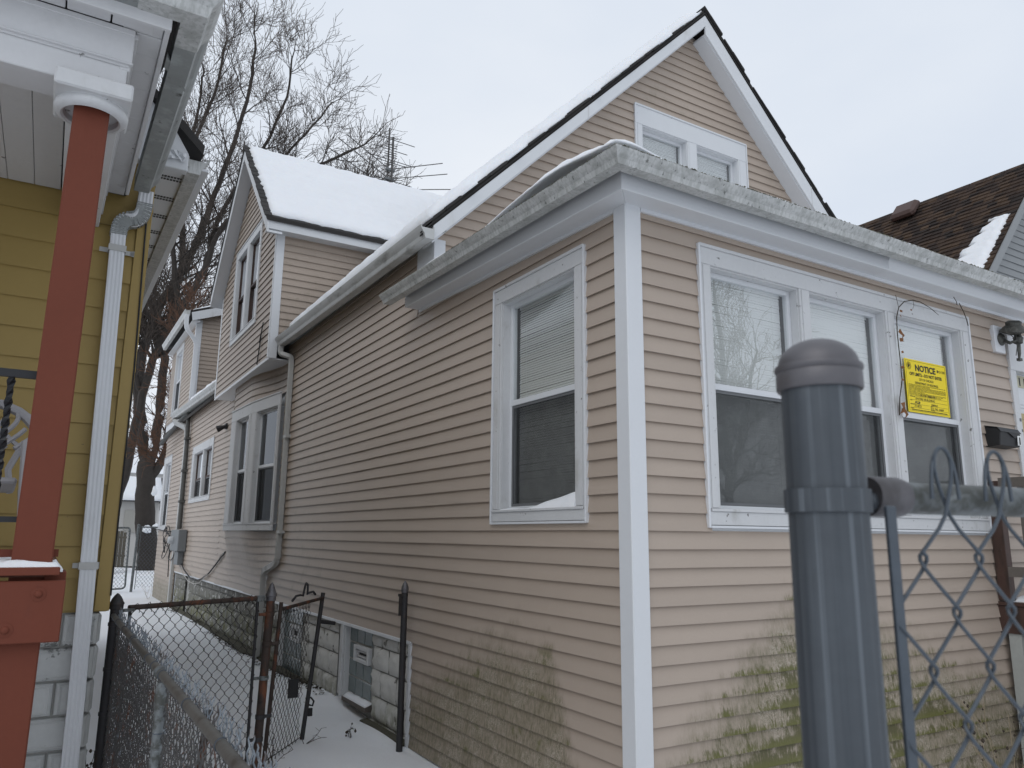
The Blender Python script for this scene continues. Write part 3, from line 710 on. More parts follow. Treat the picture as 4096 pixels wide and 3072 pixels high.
for i in range(1500):
    if random.random() < .3: x, y, z = -.386+J(.004), -.38+random.random()*2.3, None
    else: x, y, z = -.385+random.random()*6.5, -.386+J(.004), None
    zt = 4.226+(zz(y)*.85 if y > -.37 else 0); s = .002+random.random()**2*.006; b_ = J(.006)
    mg.add([(x-s*1.3, y+b_-s, zt-s*.6), (x+s*1.2, y+b_-s*.8, zt-s*.5), (x+s, y+b_+s, zt-s*.3), (x-s, y+b_+s, zt-s*.4), (x+J(s*.4), y+b_, zt+s*.9)], [(0, 1, 4), (1, 2, 4), (2, 3, 4), (3, 0, 4)])
mg.build('moss', M['moss_trim'], pg, kind='stuff')

def prz(x, y): return 4.238+.158*max(0, min(x+.27, y+.27))
def prn(u, v): return Vector((u, v, prz(u, v)+.15*math.exp(-((u+.23)/.20)**2)*math.exp(-((v-.38)/.62)**2)+.0255*(v+.385)*max(0, 1-(u+.36)/1.2))), Vector((0, 0, 1))
snow_sheet('roof_snow', prn, -.355, 7.8, -.350, 3.25, 130, 56, .055, 'snow on the low hipped roof of the front porch', edge=.16,
           ragged=lambda u, v, i, j, nu, nv: (u+.015*math.sin(v*5), v+.012*math.sin(u*4)))
# main roof with its rakes
rf = MB().prism([(-.15, 2.75, 4.94), (3.72, 2.75, 8.81), (7.71, 2.75, 4.82), (7.71, 2.75, 4.73), (3.72, 2.75, 8.72), (-.15, 2.75, 4.85)], (0, 19.9, 0)).build('roof', M['roofdeck'], house)
for sgn in (-1, 1):
    d0 = .0 if sgn < 0 else .0
    rb = MB(); n0 = 3.99; n1 = 3.86 if sgn < 0 else 3.99; bt_ = 8.575 if sgn < 0 else 8.455
    rb.prism([(3.72, 2.728, 8.735), (3.72+sgn*n1, 2.728, 8.735-n1), (3.72+sgn*n1, 2.728, bt_+.005-n1), (3.72, 2.728, bt_)], (0, .03, 0))
    rb.build('rake_board', M['white'], house, bevel=.003)
    so = MB(); so.prism([(3.72, 2.758, bt_+.017), (3.72+sgn*n1, 2.758, bt_+.017-n1), (3.72+sgn*n1, 2.758, bt_-.015-n1), (3.72, 2.758, bt_-.015)], (0, .21, 0))
    so.build('rake_soffit', M['vinyl'], house)
    jt = MB(); jx = 3.72+sgn*1.95; jt.prism([(jx, 2.724, 8.734-1.95), (jx+sgn*.012, 2.724, 8.722-1.95), (jx+sgn*.012, 2.724, bt_-.004-1.95), (jx, 2.724, bt_+.006-1.95)], (0, .004, 0))
    jt.build('board_seam', M['oldwhite'], house)
shm = []
for q in range(3):
    t = .018+.007*q
    shm.append(MB().prism([(0, 0, 0), (.20, 0, .20), (.20, 0, .20+t), (-.004, 0, t+.006)], (0, .3, 0)).mesh('shingle', M['shingle']))
    shm.append(MB().prism([(0, 0, 0), (-.20, 0, .20), (-.20, 0, .20+t), (.004, 0, t+.006)], (0, .3, 0)).mesh('shingle', M['shingle']))
for sgn in (-1, 1):
    i = 0; s = 0.02
    while s < 3.84:
        x = 3.72+sgn*(3.99-s) if sgn > 0 else -.27+s
        o = link('shingle', shm[random.randrange(3)*2+(0 if sgn < 0 else 1)], rf)
        o.location = o.location+Vector((x, 2.712+J(.022), 4.812+s+J(.005)))
        s += .125+J(.02)
lay = MB()                                                                   # older layers showing under the new shingles
for q in range(2):
    for sgn in (-1, 1):
        d = .030+.034*q
        lay.prism([(3.72, 2.722+.009*q, 8.81-d), (3.72+sgn*3.985, 2.722+.009*q, 4.825-d), (3.72+sgn*3.985, 2.722+.009*q, 4.803-d), (3.72, 2.722+.009*q, 8.788-d)], (0, .04, 0))
lay.build('shingle_layers', M['shingle'], rf)
snow_sheet('roof_snow', lambda u, v: (Vector((u, v, 4.835+(u+.27))), Vector((-.7071, 0, .7071))), -.17, 3.69, 2.74, 8.0, 40, 44, .115,
           'snow on the left slope of the main roof', ragged=lambda u, v, i, j, nu, nv: (u+(J(.03) if i in (0,) else 0), v+(.05*math.sin(i*1.1)+J(.03) if j == 0 else 0)))
def zme(y): return 4.845+.0145*(y-2.7)
ge = MB(); gutter_run(ge, [(-.142, 2.70+i*1.108, zme(2.70+i*1.108)+J(.004), -1, 0) for i in range(6)], 0, .125, .145)
ge.build('gutter', M['gutter2'], house)
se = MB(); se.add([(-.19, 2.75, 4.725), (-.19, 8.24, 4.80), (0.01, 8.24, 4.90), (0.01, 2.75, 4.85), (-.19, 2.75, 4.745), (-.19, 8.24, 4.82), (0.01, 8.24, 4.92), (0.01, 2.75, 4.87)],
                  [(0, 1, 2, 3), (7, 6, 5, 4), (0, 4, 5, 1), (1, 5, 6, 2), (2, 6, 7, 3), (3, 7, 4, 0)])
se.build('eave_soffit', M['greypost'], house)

# ---- the two storey cross gable (dormer)
XD, YD0, YD1, ZD = -.35, 8.25, 12.65, 4.60
FD = fr((XD, 0, 0), (0, 1, 0), (-1, 0, 0)); FDF = fr((0, YD0, 0), (1, 0, 0), (0, -1, 0)); YR = 10.42; SL = .953
def zr(y): return 9.15-SL*abs(y-YR)
def dr(zb, zt):
    def lim(z): h = (9.15-.30-z)/SL; return max(YD0+.05, YR-h), min(YD1-.05, YR+h)
    a, b = lim(zb), lim(zt)
    return (a[0], a[1], b[0], b[1])
dw = sheath_rows(house, 'wall', FD, ZD, 8.78, dr, [(9.50, 10.30, 5.55, 7.18), (10.50, 11.32, 5.55, 7.18)], M['white'])
siding(dw, ZD+.02, 8.80, dr, FD, [(9.40, 11.42, 5.5, 7.28)], m=SM)
dsd = MB().prism([(XD, YD0+.003, ZD), (2.2, YD0+.003, 7.2), (2.2, YD0+.003, 6.75), (XD, YD0+.003, 6.75)], (0, .1, 0))
dws = MB().prism([(XD, YD0+.003, ZD), (XD, YD0+.003, 6.75), (1.8, YD0+.003, 6.75)], (0, .1, 0)).build('wall', M['white'], house)
siding(dws, ZD+.3, 6.70, lambda zb, zt: (XD+.05, max(XD+.2, zb-5.0), XD+.05, max(XD+.2, zt-5.0)), FDF, m=SM)
cb = MB(); cb.box(XD-.022, XD+.11, .0, .024, ZD, 6.70, FDF); cb.box(YD0-.0235, YD0+.07, 0, .022, ZD, 6.70, FD)
cb.box(YD1-.07, YD1+.02, 0, .022, ZD, 6.72, FD); cb.box(YD0-.02, YD1+.02, .0, .022, ZD-.03, ZD+.02, FD)
cb.build('corner_board', M['vinyl'], house, bevel=.004)
MB().prism([(XD-.01, YD0, ZD-.012), (XD-.01, YD1, ZD-.012), (.02, YD1, ZD-.012), (.02, YD0, ZD-.012)], (0, 0, .02)).build('overhang_soffit', M['vinyl'], house)
window(house, FD, 9.38, 11.45, 5.46, 7.33, [(9.50, 10.30), (10.50, 11.32)], 6.33, glass='glassdark', depth=.04, blind=False, head=.15, screen=False, jch=True, casing='white',
       frame='brown', label='pair of upper windows reflecting bare branches')
drf = MB()
for sgn in (-1, 1):
    e = 2.44 if sgn < 0 else 2.38
    drf.prism([(-.60, YR, 9.15), (-.60, YR+sgn*e, 9.15-SL*e), (-.60, YR+sgn*e, 9.08-SL*e), (-.60, YR, 9.08)], (4.9, 0, 0))
drf_o = drf.build('roof', M['shingle'], house)
for sgn in (-1, 1):
    rb = MB(); e = 2.42
    rb.prism([(-.585, YR, 9.08), (-.585, YR+sgn*e, 9.08-SL*e), (-.585, YR+sgn*e, 8.87-SL*e), (-.585, YR, 8.87)], (.03, 0, 0))
    rb.build('rake_board', M['white'], house, bevel=.003)
    MB().prism([(-.555, YR, 8.895), (-.555, YR+sgn*e, 8.895-SL*e), (-.555, YR+sgn*e, 8.875-SL*e), (-.555, YR, 8.875)], (.21, 0, 0)).build('rake_soffit', M['vinyl'], house)
MB().box(-.56, 2.0, .21, .24, 6.635, 6.775, FDF).build('fascia', M['white'], house, bevel=.003)
MB().box(-.56, 2.0, .0, .21, 6.645, 6.66, FDF).build('eave_soffit', M['vinyl'], house)
shd = MB().prism([(0, 0, 0), (0, .14, .131), (0, .14, .133+.022), (0, -.004, .026)], (.12, 0, 0)).mesh('shingle', M['shingle'])
for i in range(19):
    o = link('shingle', shd, drf_o); s = .128*i
    o.location = o.location+Vector((-.625+J(.018), YR-2.44+s, 9.15-SL*(2.44-s)-.008+J(.004)))
snow_sheet('roof_snow', lambda u, v: (Vector((u, YR-v, 9.15-SL*v)), Vector((0, -.69, .724))), -.565, 4.1, .0, 2.395, 60, 30, .062,
           'smooth snow on the roof of the cross gable', edge=.12,
           ragged=lambda u, v, i, j, nu, nv: (u+(abs(.035*math.sin(j*1.9))+abs(J(.03)) if i == 0 else 0), v+(.012*math.sin(i*.7)+J(.014) if j == nv else 0)))

# ---- upper storey at the back
XB = -.09
FB = fr((XB, 0, 0), (0, 1, 0), (-1, 0, 0)); FBF = fr((0, 18.0, 0), (1, 0, 0), (0, -1, 0))
bw = sheath(house, 'wall', FB, 18.003, 22.6, 5.0, 7.75, [(20.2, 21.4, 5.47, 7.29)], M['white']); MB().box(XB+.12, 4, 18.003, 18.1, 5.0, 8.0).build('wall_core', M['white'], bw)
siding(bw, 5.2, 7.6, flat(18.05, 22.6), FB, [(20.1, 21.5, 5.4, 7.4)], m=SM, joined=True)
siding(bw, 5.2, 7.95, lambda a, b: (XB+.05, 2.4, XB+.05, 2.4), FBF, m=SM, joined=True)
cb = MB(); cb.box(XB-.02, XB+.13, 0, .024, 5.1, 7.62, FBF); cb.box(17.977, 18.10, 0, .022, 5.1, 7.6, FB); cb.build('corner_board', M['vinyl'], house)
window(house, FB, 20.05, 21.55, 5.38, 7.42, [(20.2, 21.4)], 6.4, blind=False, glass='glassdark', depth=.03, jch=False)
bt = MB(); bt.prism([(-.32, 17.75, 7.79), (3.0, 17.75, 9.02), (3.0, 17.75, 8.95), (-.32, 17.75, 7.72)], (0, 5, 0)); bt.build('roof', M['shingle'], house)
bt = MB(); bt.prism([(-.29, 17.74, 7.74), (2.6, 17.74, 8.80), (2.6, 17.74, 8.56), (-.25, 17.74, 7.52)], (0, .03, 0)); bt.box(-.25, -.05, 17.77, 22.6, 7.52, 7.54); bt.build('fascia', M['white'], house)
ge = MB(); gutter_run(ge, [(-.33, 17.72, 7.80, -1, 0), (-.33, 22.5, 7.80, -1, 0)], 0, .15, .13); ge.build('gutter', M['gutter2'], house)
snow_sheet('roof_snow', lambda u, v: (Vector((u, v, 7.80+.37*(u+.32))), Vector((-.35, 0, .94))), -.24, 2.6, 17.78, 22, 12, 12, .10, 'small strip of snow on the roof at the back of the house', edge=.3)
downspout('downspout', house, [(-.40, 17.76, 7.66), (-.40, 17.74, 7.45)]+bend((-.40, 17.74, 7.4), (-.38, 17.72, 7.25), (-.16, 17.78, 7.05))+bend((-.2, 17.76, 7.05), (-.10, 17.80, 6.95), (-.10, 17.80, 6.6))+[(-.10, 17.80, 5.3)], m='vinyl', w=.10, d=.08, n=(0, -1, 0), ridged=False)
# lower eave and its gutter
ge = MB(); gutter_run(ge, [(-.18, 12.72, 5.03, -1, 0), (-.18, 19.8, 5.20, -1, 0)], 0, .13, .14); ge.build('gutter', M['gutter'], house)
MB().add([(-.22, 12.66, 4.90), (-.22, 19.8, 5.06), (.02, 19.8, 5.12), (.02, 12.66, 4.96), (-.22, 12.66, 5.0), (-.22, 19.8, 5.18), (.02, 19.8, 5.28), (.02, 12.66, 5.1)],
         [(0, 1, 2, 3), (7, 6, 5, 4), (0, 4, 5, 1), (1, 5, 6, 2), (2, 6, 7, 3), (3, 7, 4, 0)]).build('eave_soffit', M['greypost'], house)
snow_sheet('roof_snow', lambda u, v: (Vector((u, v, 5.06+.75*(u+.2)+.025*(v-12.7))), Vector((-.6, 0, .8))), -.2, .55, 12.70, 17.6, 6, 30, .12,
           'narrow band of snow along the low eave', edge=.12, ragged=lambda u, v, i, j, nu, nv: (u+(.05+.05*math.sin(j*.8)+J(.05) if i == 0 else 0), v))

# ---- downspouts on the side wall
dp = [(-.20, 8.16, 4.80), (-.20, 8.16, 4.73)]+bend((-.20, 8.16, 4.74), (-.20, 8.155, 4.66), (-.06, 8.02, 4.62))+bend((-.1, 8.06, 4.63), (-.055, 8.04, 4.60), (-.055, 8.04, 4.40))
dp += [(-.055, 8.035, 3.2), (-.055, 8.04, 2.0), (-.055, 8.06, 1.62)]+bend((-.055, 8.06, 1.62), (-.06, 8.08, 1.47), (-.07, 8.5, 1.39))+bend((-.07, 8.5, 1.39), (-.07, 8.80, 1.33), (-.06, 8.80, 1.05))+[(-.06, 8.83, .6), (-.06, 8.88, .02)]
ds = downspout('downspout', house, dp, m='dsgrey', w=.085, d=.06)
for z in (3.36, 1.93):
    MB().box(7.93, 8.09, .001, .090, z-.022, z+.022, FS).build('strap', M['dsgrey'], ds)
downspout('downspout', house, [(-.27, 19.3, 5.06), (-.27, 19.3, 4.95), (-.06, 18.45, 4.70), (-.05, 18.36, 4.45), (-.05, 18.40, 2.0), (-.05, 18.70, 1.1), (-.05, 18.74, 0)], m='dsgrey', w=.17, d=.07, ridged=False)
cp = MB().tube([(-.10, 17.98, 5.05), (-.08, 17.92, 4.0), (-.08, 17.86, 2.0)], .055, 10); cp.tube([(-.30, 21.5, 4.55), (-.14, 18.3, 5.0), (-.10, 17.98, 5.05)], .06, 8)
cpo = cp.build('cable_conduit', M['cast'], house, smooth=True)
for z in (4.35, 3.5, 2.7): MB().box(17.80, 18.04, .0, .15, z-.03, z+.03, FS).build('strap', M['cast'], cpo)

# ---- foundation of rock faced blocks, ledge, glass block windows
fdn = MB().box(3.23, 18.5, -.16, -.095, -.2, .90, FS).build('foundation', M['mortar'], house)
def rock_block(a0, a1, z0, z1, rough=1.0):
    mb = MB(); nx, nz_ = max(4, int((a1-a0)/.045)), 5; vs = []
    ph = random.random()*9
    for i in range(nx+1):
        for j in range(nz_+1):
            u, v = i/nx, j/nz_
            ed = min(u, 1-u)*(a1-a0) ; ev = min(v, 1-v)*(z1-z0)
            e = min(1, min(ed/.028, ev/.028))
            d = -.045+.030*e+e*(.012*math.sin(u*9+ph+v*3)*math.sin(v*7+ph*2)+J(.006))*rough
            vs.append(P(FS, a0+(a1-a0)*u, d, z0+(z1-z0)*v))
    mb.add(vs, [(i*(nz_+1)+j, (i+1)*(nz_+1)+j, (i+1)*(nz_+1)+j+1, i*(nz_+1)+j+1) for i in range(nx) for j in range(nz_)])
    o = mb.build('block', M['stone'], fdn); o.data.polygons.foreach_set('use_smooth', [True]*len(o.data.polygons)); return o
gaps = [(4.31, 5.42), (6.86, 8.06), (16.3, 16.95)]
rows = [(-.2, .035), (.035, .265), (.265, .525), (.525, .755), (.755, .895)]
for r, (z0, z1) in enumerate(rows):
    a = 3.235-(.2 if r % 2 else 0)
    while a < 18.4:
        lo, hi = max(a, 3.235), min(a+.41, 18.45); a += .42
        for (g0, g1) in gaps:
            if g0 <= lo and hi <= g1: lo = hi
            elif lo < g0 < hi: hi = g0
            elif lo < g1 < hi: lo = g1
        if hi-lo > .06: rock_block(lo, hi-.008, z0+.005, z1-.004)
MB().prism([(.02, 3.24, .03), (-.06, 3.24, .02), (-.07, 3.24, -.3), (.02, 3.24, -.3)], (0, 1.1, 0)).prism([(.02, 5.4, .06), (-.07, 5.4, .04), (-.08, 5.4, -.3), (.02, 5.4, -.3)], (0, 13.0, 0)).build('footing', M['dirtledge'], house)
def glass_window(Y0, Y1, z0, z1, vent, ncol, label):
    w_ = MB(); w_.box(Y1, Y1+.19, -.07, .004, z0-.05, .895, FS); w_.box(Y1+.02, Y1+.06, .004, .03, z0-.05, .89, FS)
    w_.box(Y0-.03, Y1, -.10, -.089, z0, .895, FS); sil = MB(); sil.add(*[[P(FS, a, b, c) for a, b, c in ((Y0-.04, -.11, z0+.0), (Y1+.0, -.11, z0+.0), (Y1+.0, .015, z0-.045), (Y0-.04, .015, z0-.045), (Y0-.04, -.11, z0-.09), (Y1+.0, -.11, z0-.09), (Y1+.0, .015, z0-.085), (Y0-.04, .015, z0-.085))],
        [(0, 1, 2, 3), (7, 6, 5, 4), (3, 2, 6, 7), (0, 3, 7, 4), (1, 5, 6, 2)]])
    win = w_.build('window', M['oldwhite'], house, bevel=.004); win['label'] = label; sil.build('sill', M['greywood'], win)
    n = 4; h = (.895-z0)/n; cw = (Y1-Y0)/ncol
    for r in range(n):
        for c in range(ncol):
            a0, c0 = Y0+c*cw, z0+r*h
            if vent and r == 2 and c in (0, 1): continue
            b = MB(); b.box(a0+.006, a0+cw-.006, -.09, -.055, c0+.006, c0+h-.006, FS)
            b.build('glass_block', M['glassblock'], win, bevel=.008)
    MB().box(Y0, Y1, -.088, -.062, z0, .93, FS).build('grout', M['mortar'], win)
    if vent:
        v0, v1, c0, c1 = Y0+.01, Y0+2*cw-.01, z0+2*h+.005, z0+3*h-.005; v = MB()
        for q in ((v0, v0+.045, c0, c1), (v1-.045, v1, c0, c1), (v0+.045, v1-.045, c0, c0+.04), (v0+.045, v1-.045, c1-.04, c1)): v.box(q[0], q[1], -.06, -.01, q[2], q[3], FS)
        for q in ((v0+.06, v0+.085, c0+.05, c1-.05), (v1-.085, v1-.06, c0+.05, c1-.05), (v0+.085, v1-.085, c0+.05, c0+.07), (v0+.085, v1-.085, c1-.07, c1-.05)): v.box(q[0], q[1], -.06, -.03, q[2], q[3], FS)
        v.build('vent_frame', M['oldwhite'], win, bevel=.004); MB().box(v0+.05, v1-.05, -.062, -.055, c0+.04, c1-.04, FS).build('vent_pane', M['rubber'], win)
    return win
glass_window(4.36, 5.06, .17, .925, True, 3, 'glass block cellar window with a small vent')
glass_window(6.95, 7.85, .02, .925, True, 4, 'glass block cellar window behind the open gate')
for (y0, y1, zz_) in ((4.32, 5.08, .165),):
    snow_sheet('sill_snow', lambda u, v: (Vector((-u, v, .168-.36*(u+.10))), Vector((-.3, 0, .95))), -.085, .010, y0+.02, y1-.04, 5, 12, .022, 'snow on the sill of the cellar window', edge=.05)
# ------------------------------------------------------------------ things on the beige house
# yellow notice on the right hand pane of the front window
GY = .0735
npx0, npx1, npz0, npz1 = 3.125, 3.752, 2.978, 3.448
nr = thing('notice_poster', ((npx0+npx1)/2, GY-.004, npz0), 'yellow NOTICE off limits do not enter poster stuck inside the right front window', 'poster')
nr['label'] = 'yellow NOTICE off limits do not enter poster on the right front window'
MB().box(npx0, npx1, GY-.006, GY-.003, npz0, npz1).build('card', M['notice'], nr)
W_, H_ = npx1-npx0, npz1-npz0
def nt_(s, x, y, size, bold=0.0, wd=None, al='LEFT', name='lettering', shear=0.0):
    return text(name, s, (npx0+x*W_, GY-.0075, npz1-y*H_), size*H_, (1, 0, 0), (0, -1, 0), M['ink'], nr, bold*H_, al, wd*W_ if wd else None, .0003, shear)
bd = MB()
def rl(x0, x1, y, t=.0022): bd.box(npx0+x0*W_, npx0+x1*W_, GY-.0072, GY-.006, npz1-y*H_-t*H_, npz1-y*H_+t*H_)
rl(.025, .975, .03); rl(.025, .975, .97)
for x in (.025, .975): bd.box(npx0+x*W_-.0008, npx0+x*W_+.0008, GY-.0072, GY-.006, npz1-.97*H_, npz1-.03*H_)
for y, x0, x1 in ((.695, .06, .95), (.765, .06, .95), (.84, .06, .50), (.84, .53, .95), (.91, .06, .50), (.91, .53, .95)): rl(x0, x1, y, .0016)
bd.build('ruled_lines', M['ink'], nr)
nt_('NOTICE', .235, .205, .165, .006, .49)
nt_('OFF LIMITS\u2014DO NOT ENTER', .095, .305, .085, .002, .78)
nt_('CITY OF CHICAGO', .31, .385, .066, 0, .345)
nt_('DEPARTMENT OF BUILDINGS', .205, .46, .066, 0, .555)
nt_('\u25a0\u2217CH  DOB', .765, .165, .07, 0, .19)
for i, (s, x1) in enumerate((('This building has been ordered closed by the City of Chicago due to unsafe conditions (fire, hazards, etc., safety', .93), ('or health pursuant to section 13-8-100 of the Chicago municipal codes.', .55), ('Entry is forbidden except for necessary repairs and government department personnel pursuant to section 14A-3-302.5.', .93),
                             ('Any person who enters any building, structure, or premises in violation of section may be fined, and each day such', .93), ('with Section 13-8-100 and violates. Whoever damages or removes this notice without permission shall be charged', .93), ('under an ordinance of violation, subject to fine and up to six months in jail. Penalties may be assessed', .93), ('the penalty of a violation.', .42),
                             ('When required for public safety, this building is to be secured and boarded immediately', .93), ('following posting of the order (doors, windows, other openings, roofs, walls)', .85), ('Owner to continue to keep the premises closed and secured until inspection', .8))):
    y = (.50, .525, .555, .59, .612, .634, .656, .68, .70, .72)[i]*1.0
    y = .485+i*.0215
    nt_(s, .045, y, .021, 0, x1-.04, name='small_print')
nt_('311 W 108th PL', .30, .685, .066, .0, .36, name='handwriting', shear=.15)
nt_('ENTIRE BUILDING', .18, .755, .06, .0, .46, name='handwriting', shear=.1)
nt_('FCB', .155, .83, .06, .002, .13, name='handwriting', shear=.4)
nt_('7/14/21', .14, .90, .075, .0, .16, name='handwriting', shear=.15)
nt_('288963', .54, .835, .055, .0, .16, name='handwriting', shear=.15)
nt_('312 743 -0409', .52, .905, .06, .0, .32, name='handwriting', shear=.15)
for s, x, y in (('ADDRESS/LOCATION', .05, .712), ('NAME(S)', .05, .782), ('INSPECTOR NO.', .05, .857), ('DATE ISSUED', .05, .928), ('BADGE', .53, .857), ('PHONE NUMBER', .53, .928)): nt_(s, x, y, .017, 0, name='small_print')
nt_('THIS NOTICE SHALL NOT BE REMOVED WITHOUT EXPRESS WRITTEN APPROVAL FROM THE DEPARTMENT OF BUILDINGS.', .07, .955, .02, .001, .86, name='small_print')
sl = MB(); cx, cz = npx0+.095*W_, npz1-.13*H_
for i in range(24):
    a0, a1 = 2*math.pi*i/24, 2*math.pi*(i+1)/24
    for r0_, r1_ in ((.031, .0335), (.020, .0225)):
        sl.quad(*[(cx+r*math.cos(a), GY-.0072, cz+r*math.sin(a)) for r, a in ((r0_, a0), (r1_, a0), (r1_, a1), (r0_, a1))])
for i in range(30):
    a = random.random()*6.28; r = random.random()*.018; s = .002+random.random()*.003
    sl.box(cx+r*math.cos(a)-s, cx+r*math.cos(a)+s, GY-.0072, GY-.0065, cz+r*math.sin(a)-s*.6, cz+r*math.sin(a)+s*.6)
for i in range(20):
    a = 6.28*i/20; sl.box(cx+.0268*math.cos(a)-.0014, cx+.0268*math.cos(a)+.0014, GY-.0072, GY-.0065, cz+.0268*math.sin(a)-.0016, cz+.0268*math.sin(a)+.0016)
sl.build('seal', M['ink'], nr)

# front door, mostly beyond the right edge of the picture
dcase = MB()
for q in ((4.70, 4.80, .0, .03, 1.40, 3.52), (5.76, 5.87, .0, .03, 1.40, 3.52), (4.70, 5.87, .0, .034, 3.52, 3.86), (4.68, 5.89, .0, .045, 3.86, 3.89)): dcase.box(*q, FF)
dr_ = dcase.build('door_frame', M['oldwhite'], house, bevel=.003)
dl = MB(); dl.box(4.80, 5.76, -.10, -.05, 1.42, 3.52, FF)
for (x0, x1, z0, z1) in ((4.88, 5.22, 3.18, 3.36), (5.34, 5.68, 3.18, 3.36), (4.88, 5.22, 1.55, 2.2), (5.34, 5.68, 1.55, 2.2)):
    dl.box(x0, x1, -.05, -.042, z0, z1, FF); dl.box(x0+.04, x1-.04, -.042, -.036, z0+.03, z1-.03, FF)
dlo = dl.build('door', M['white'], house, bevel=.004)
gf = MB()
for q in ((4.90, 5.66, 3.06, 3.12), (4.90, 5.66, 2.30, 2.36), (4.90, 4.96, 2.36, 3.06), (5.60, 5.66, 2.36, 3.06)): gf.box(q[0], q[1], -.05, -.025, q[2], q[3], FF)
gf.build('glass_frame', M['gold'], dlo, bevel=.004)
MB().box(4.96, 5.60, -.05, -.04, 2.36, 3.06, FF).build('door_glass', M['meterglass'], dlo)
ld = MB()
for i in range(5): ld.tube([(4.98+.13*i, .036, 2.38), (5.03+.12*i+J(.05), .036, 2.7), (4.98+.14*i, .036, 3.04)], .003, 5)
for z in (2.55, 2.72, 2.9): ld.box(4.96, 5.6, -.041, -.037, z, z+.006, FF)
ld.build('leading', M['rubber'], dlo)
pl = thing('house_number_plate', (4.99, .03, 3.38), 'tan house number plate reading 311 at the top of the white door', 'sign')
MB().box(4.855, 5.12, -.049, -.045, 3.385, 3.505, FF).build('plate', M['plate'], pl)
text('digits', '311', (4.868, .0435, 3.402), .12, (1, 0, 0), (0, -1, 0), M['ink'], pl, .001, width=.225)
ls = MB(); ls.box(4.775, 4.795, .030, .032, 2.92, 2.945, FF); ls.box(4.755, 4.785, .0302, .033, 3.02, 3.05, FF)
ls.build('sticker', M['screenframe'], dr_)

mb_ = thing('mailbox', (4.36, -.06, 2.73), 'black metal mailbox with a number one sticker beside the door', 'mailbox')
mp_ = [(0, 2.735), (-.125, 2.745), (-.14, 2.87), (-.115, 2.90), (0, 2.925)]
MB().prism([(4.155, y, z) for y, z in mp_], (.345, 0, 0)).build('body', M['rubber'], mb_, bevel=.006)
MB().prism([(4.150, -.147, 2.865), (4.150, -.120, 2.908), (4.150, -.002, 2.934), (4.150, -.002, 2.929), (4.150, -.117, 2.902), (4.150, -.142, 2.865)], (.355, 0, 0)).build('lid', M['black'], mb_)
fl = MB(); fl.add([(4.27, -.1475, 2.868), (4.39, -.1485, 2.815), (4.47, -.1475, 2.868)], [(0, 1, 2)]); fl.build('torn_flap', M['darkpost'], mb_)
MB().quad((4.428, -.1432, 2.756), (4.490, -.1432, 2.756), (4.490, -.1465, 2.845), (4.428, -.1465, 2.845)).build('sticker', M['sticker'], mb_)
text('number', '1', (4.442, -.1478, 2.768), .085, (1, 0, 0), (0, -1, 0), M['ink'], mb_, .004)

lt = thing('porch_lantern', (4.56, -.08, 3.75), 'broken bronze coach lantern on a white block beside the front door', 'lamp')
MB().box(4.445, 4.62, .0, .045, 3.66, 3.92, FF).build('mounting_block', M['vinyl'], lt, bevel=.004)
MB().lathe((4.55, -.045, 3.79), [(.060, 0), (.062, .01), (.05, .025), (.03, .035)], 16, (0, -1, 0)).build('back_plate', M['bronze'], lt, smooth=True)
MB().tube([(4.55, -.07, 3.78), (4.555, -.12, 3.74), (4.59, -.16, 3.76), (4.61, -.15, 3.82)], [.014, .016, .014, .012], 8).build('arm', M['bronze'], lt, smooth=True)
ax = (.25, -.75, .6)
MB().lathe((4.585, -.145, 3.845), [(.02, -.03), (.05, -.02), (.112, .0), (.116, .01), (.085, .05), (.066, .065), (.068, .095), (.045, .11)], 14, (-.2, -.25, .95)).build('hood', M['bronze'], lt, smooth=True)
MB().lathe((4.645, -.15, 3.765), [(.020, -.03), (.042, -.018), (.040, .02), (.046, .03), (.030, .048), (.022, .07)], 12, (.1, -.1, 1)).build('socket', M['bronze'], lt, smooth=True)
hk = MB(); hk.tube([(4.65, -.15, 3.75), (4.655, -.145, 3.65), (4.652, -.14, 3.60)], [.018, .016, .010], 8); hk.box(4.63, 4.68, .125, .155, 3.575, 3.60, FF); hk.tube([(4.53, -.14, 3.82), (4.62, -.16, 3.76), (4.60, -.14, 3.62)], .004, 5)
hk.build('hanging_rod', M['bronze'], lt)

vn = thing('dead_vine', (2.88, -.05, 3.6), 'dry climbing vine with brown leaves on the front window frame', 'vine')
vp = [(2.80, -.045, 2.90), (2.82, -.05, 3.05), (2.865, -.055, 3.2), (2.875, -.05, 3.35), (2.868, -.05, 3.5), (2.86, -.055, 3.62), (2.87, -.055, 3.74), (2.905, -.06, 3.83), (2.985, -.065, 3.895), (3.10, -.075, 3.925), (3.22, -.07, 3.93), (3.36, -.07, 3.90), (3.50, -.06, 3.86)]
v_ = MB(); v_.tube(vp, [.0045]*10+[.0035, .003, .002], 5)
v_.tube([(3.10, -.075, 3.925), (3.09, -.085, 3.87), (3.075, -.08, 3.84)], .002, 4); v_.tube([(2.905, -.06, 3.83), (2.87, -.07, 3.90), (2.86, -.07, 3.93)], .002, 4)
v_.tube([(3.86, -.06, 4.03), (3.90, -.07, 3.95), (3.95, -.06, 3.90), (3.99, -.05, 3.84)], .004, 5); v_.tube([(3.70, -.1, 4.05), (3.76, -.09, 4.02), (3.80, -.07, 4.0)], .003, 4)
v_.build('stem', M['weed'], vn)
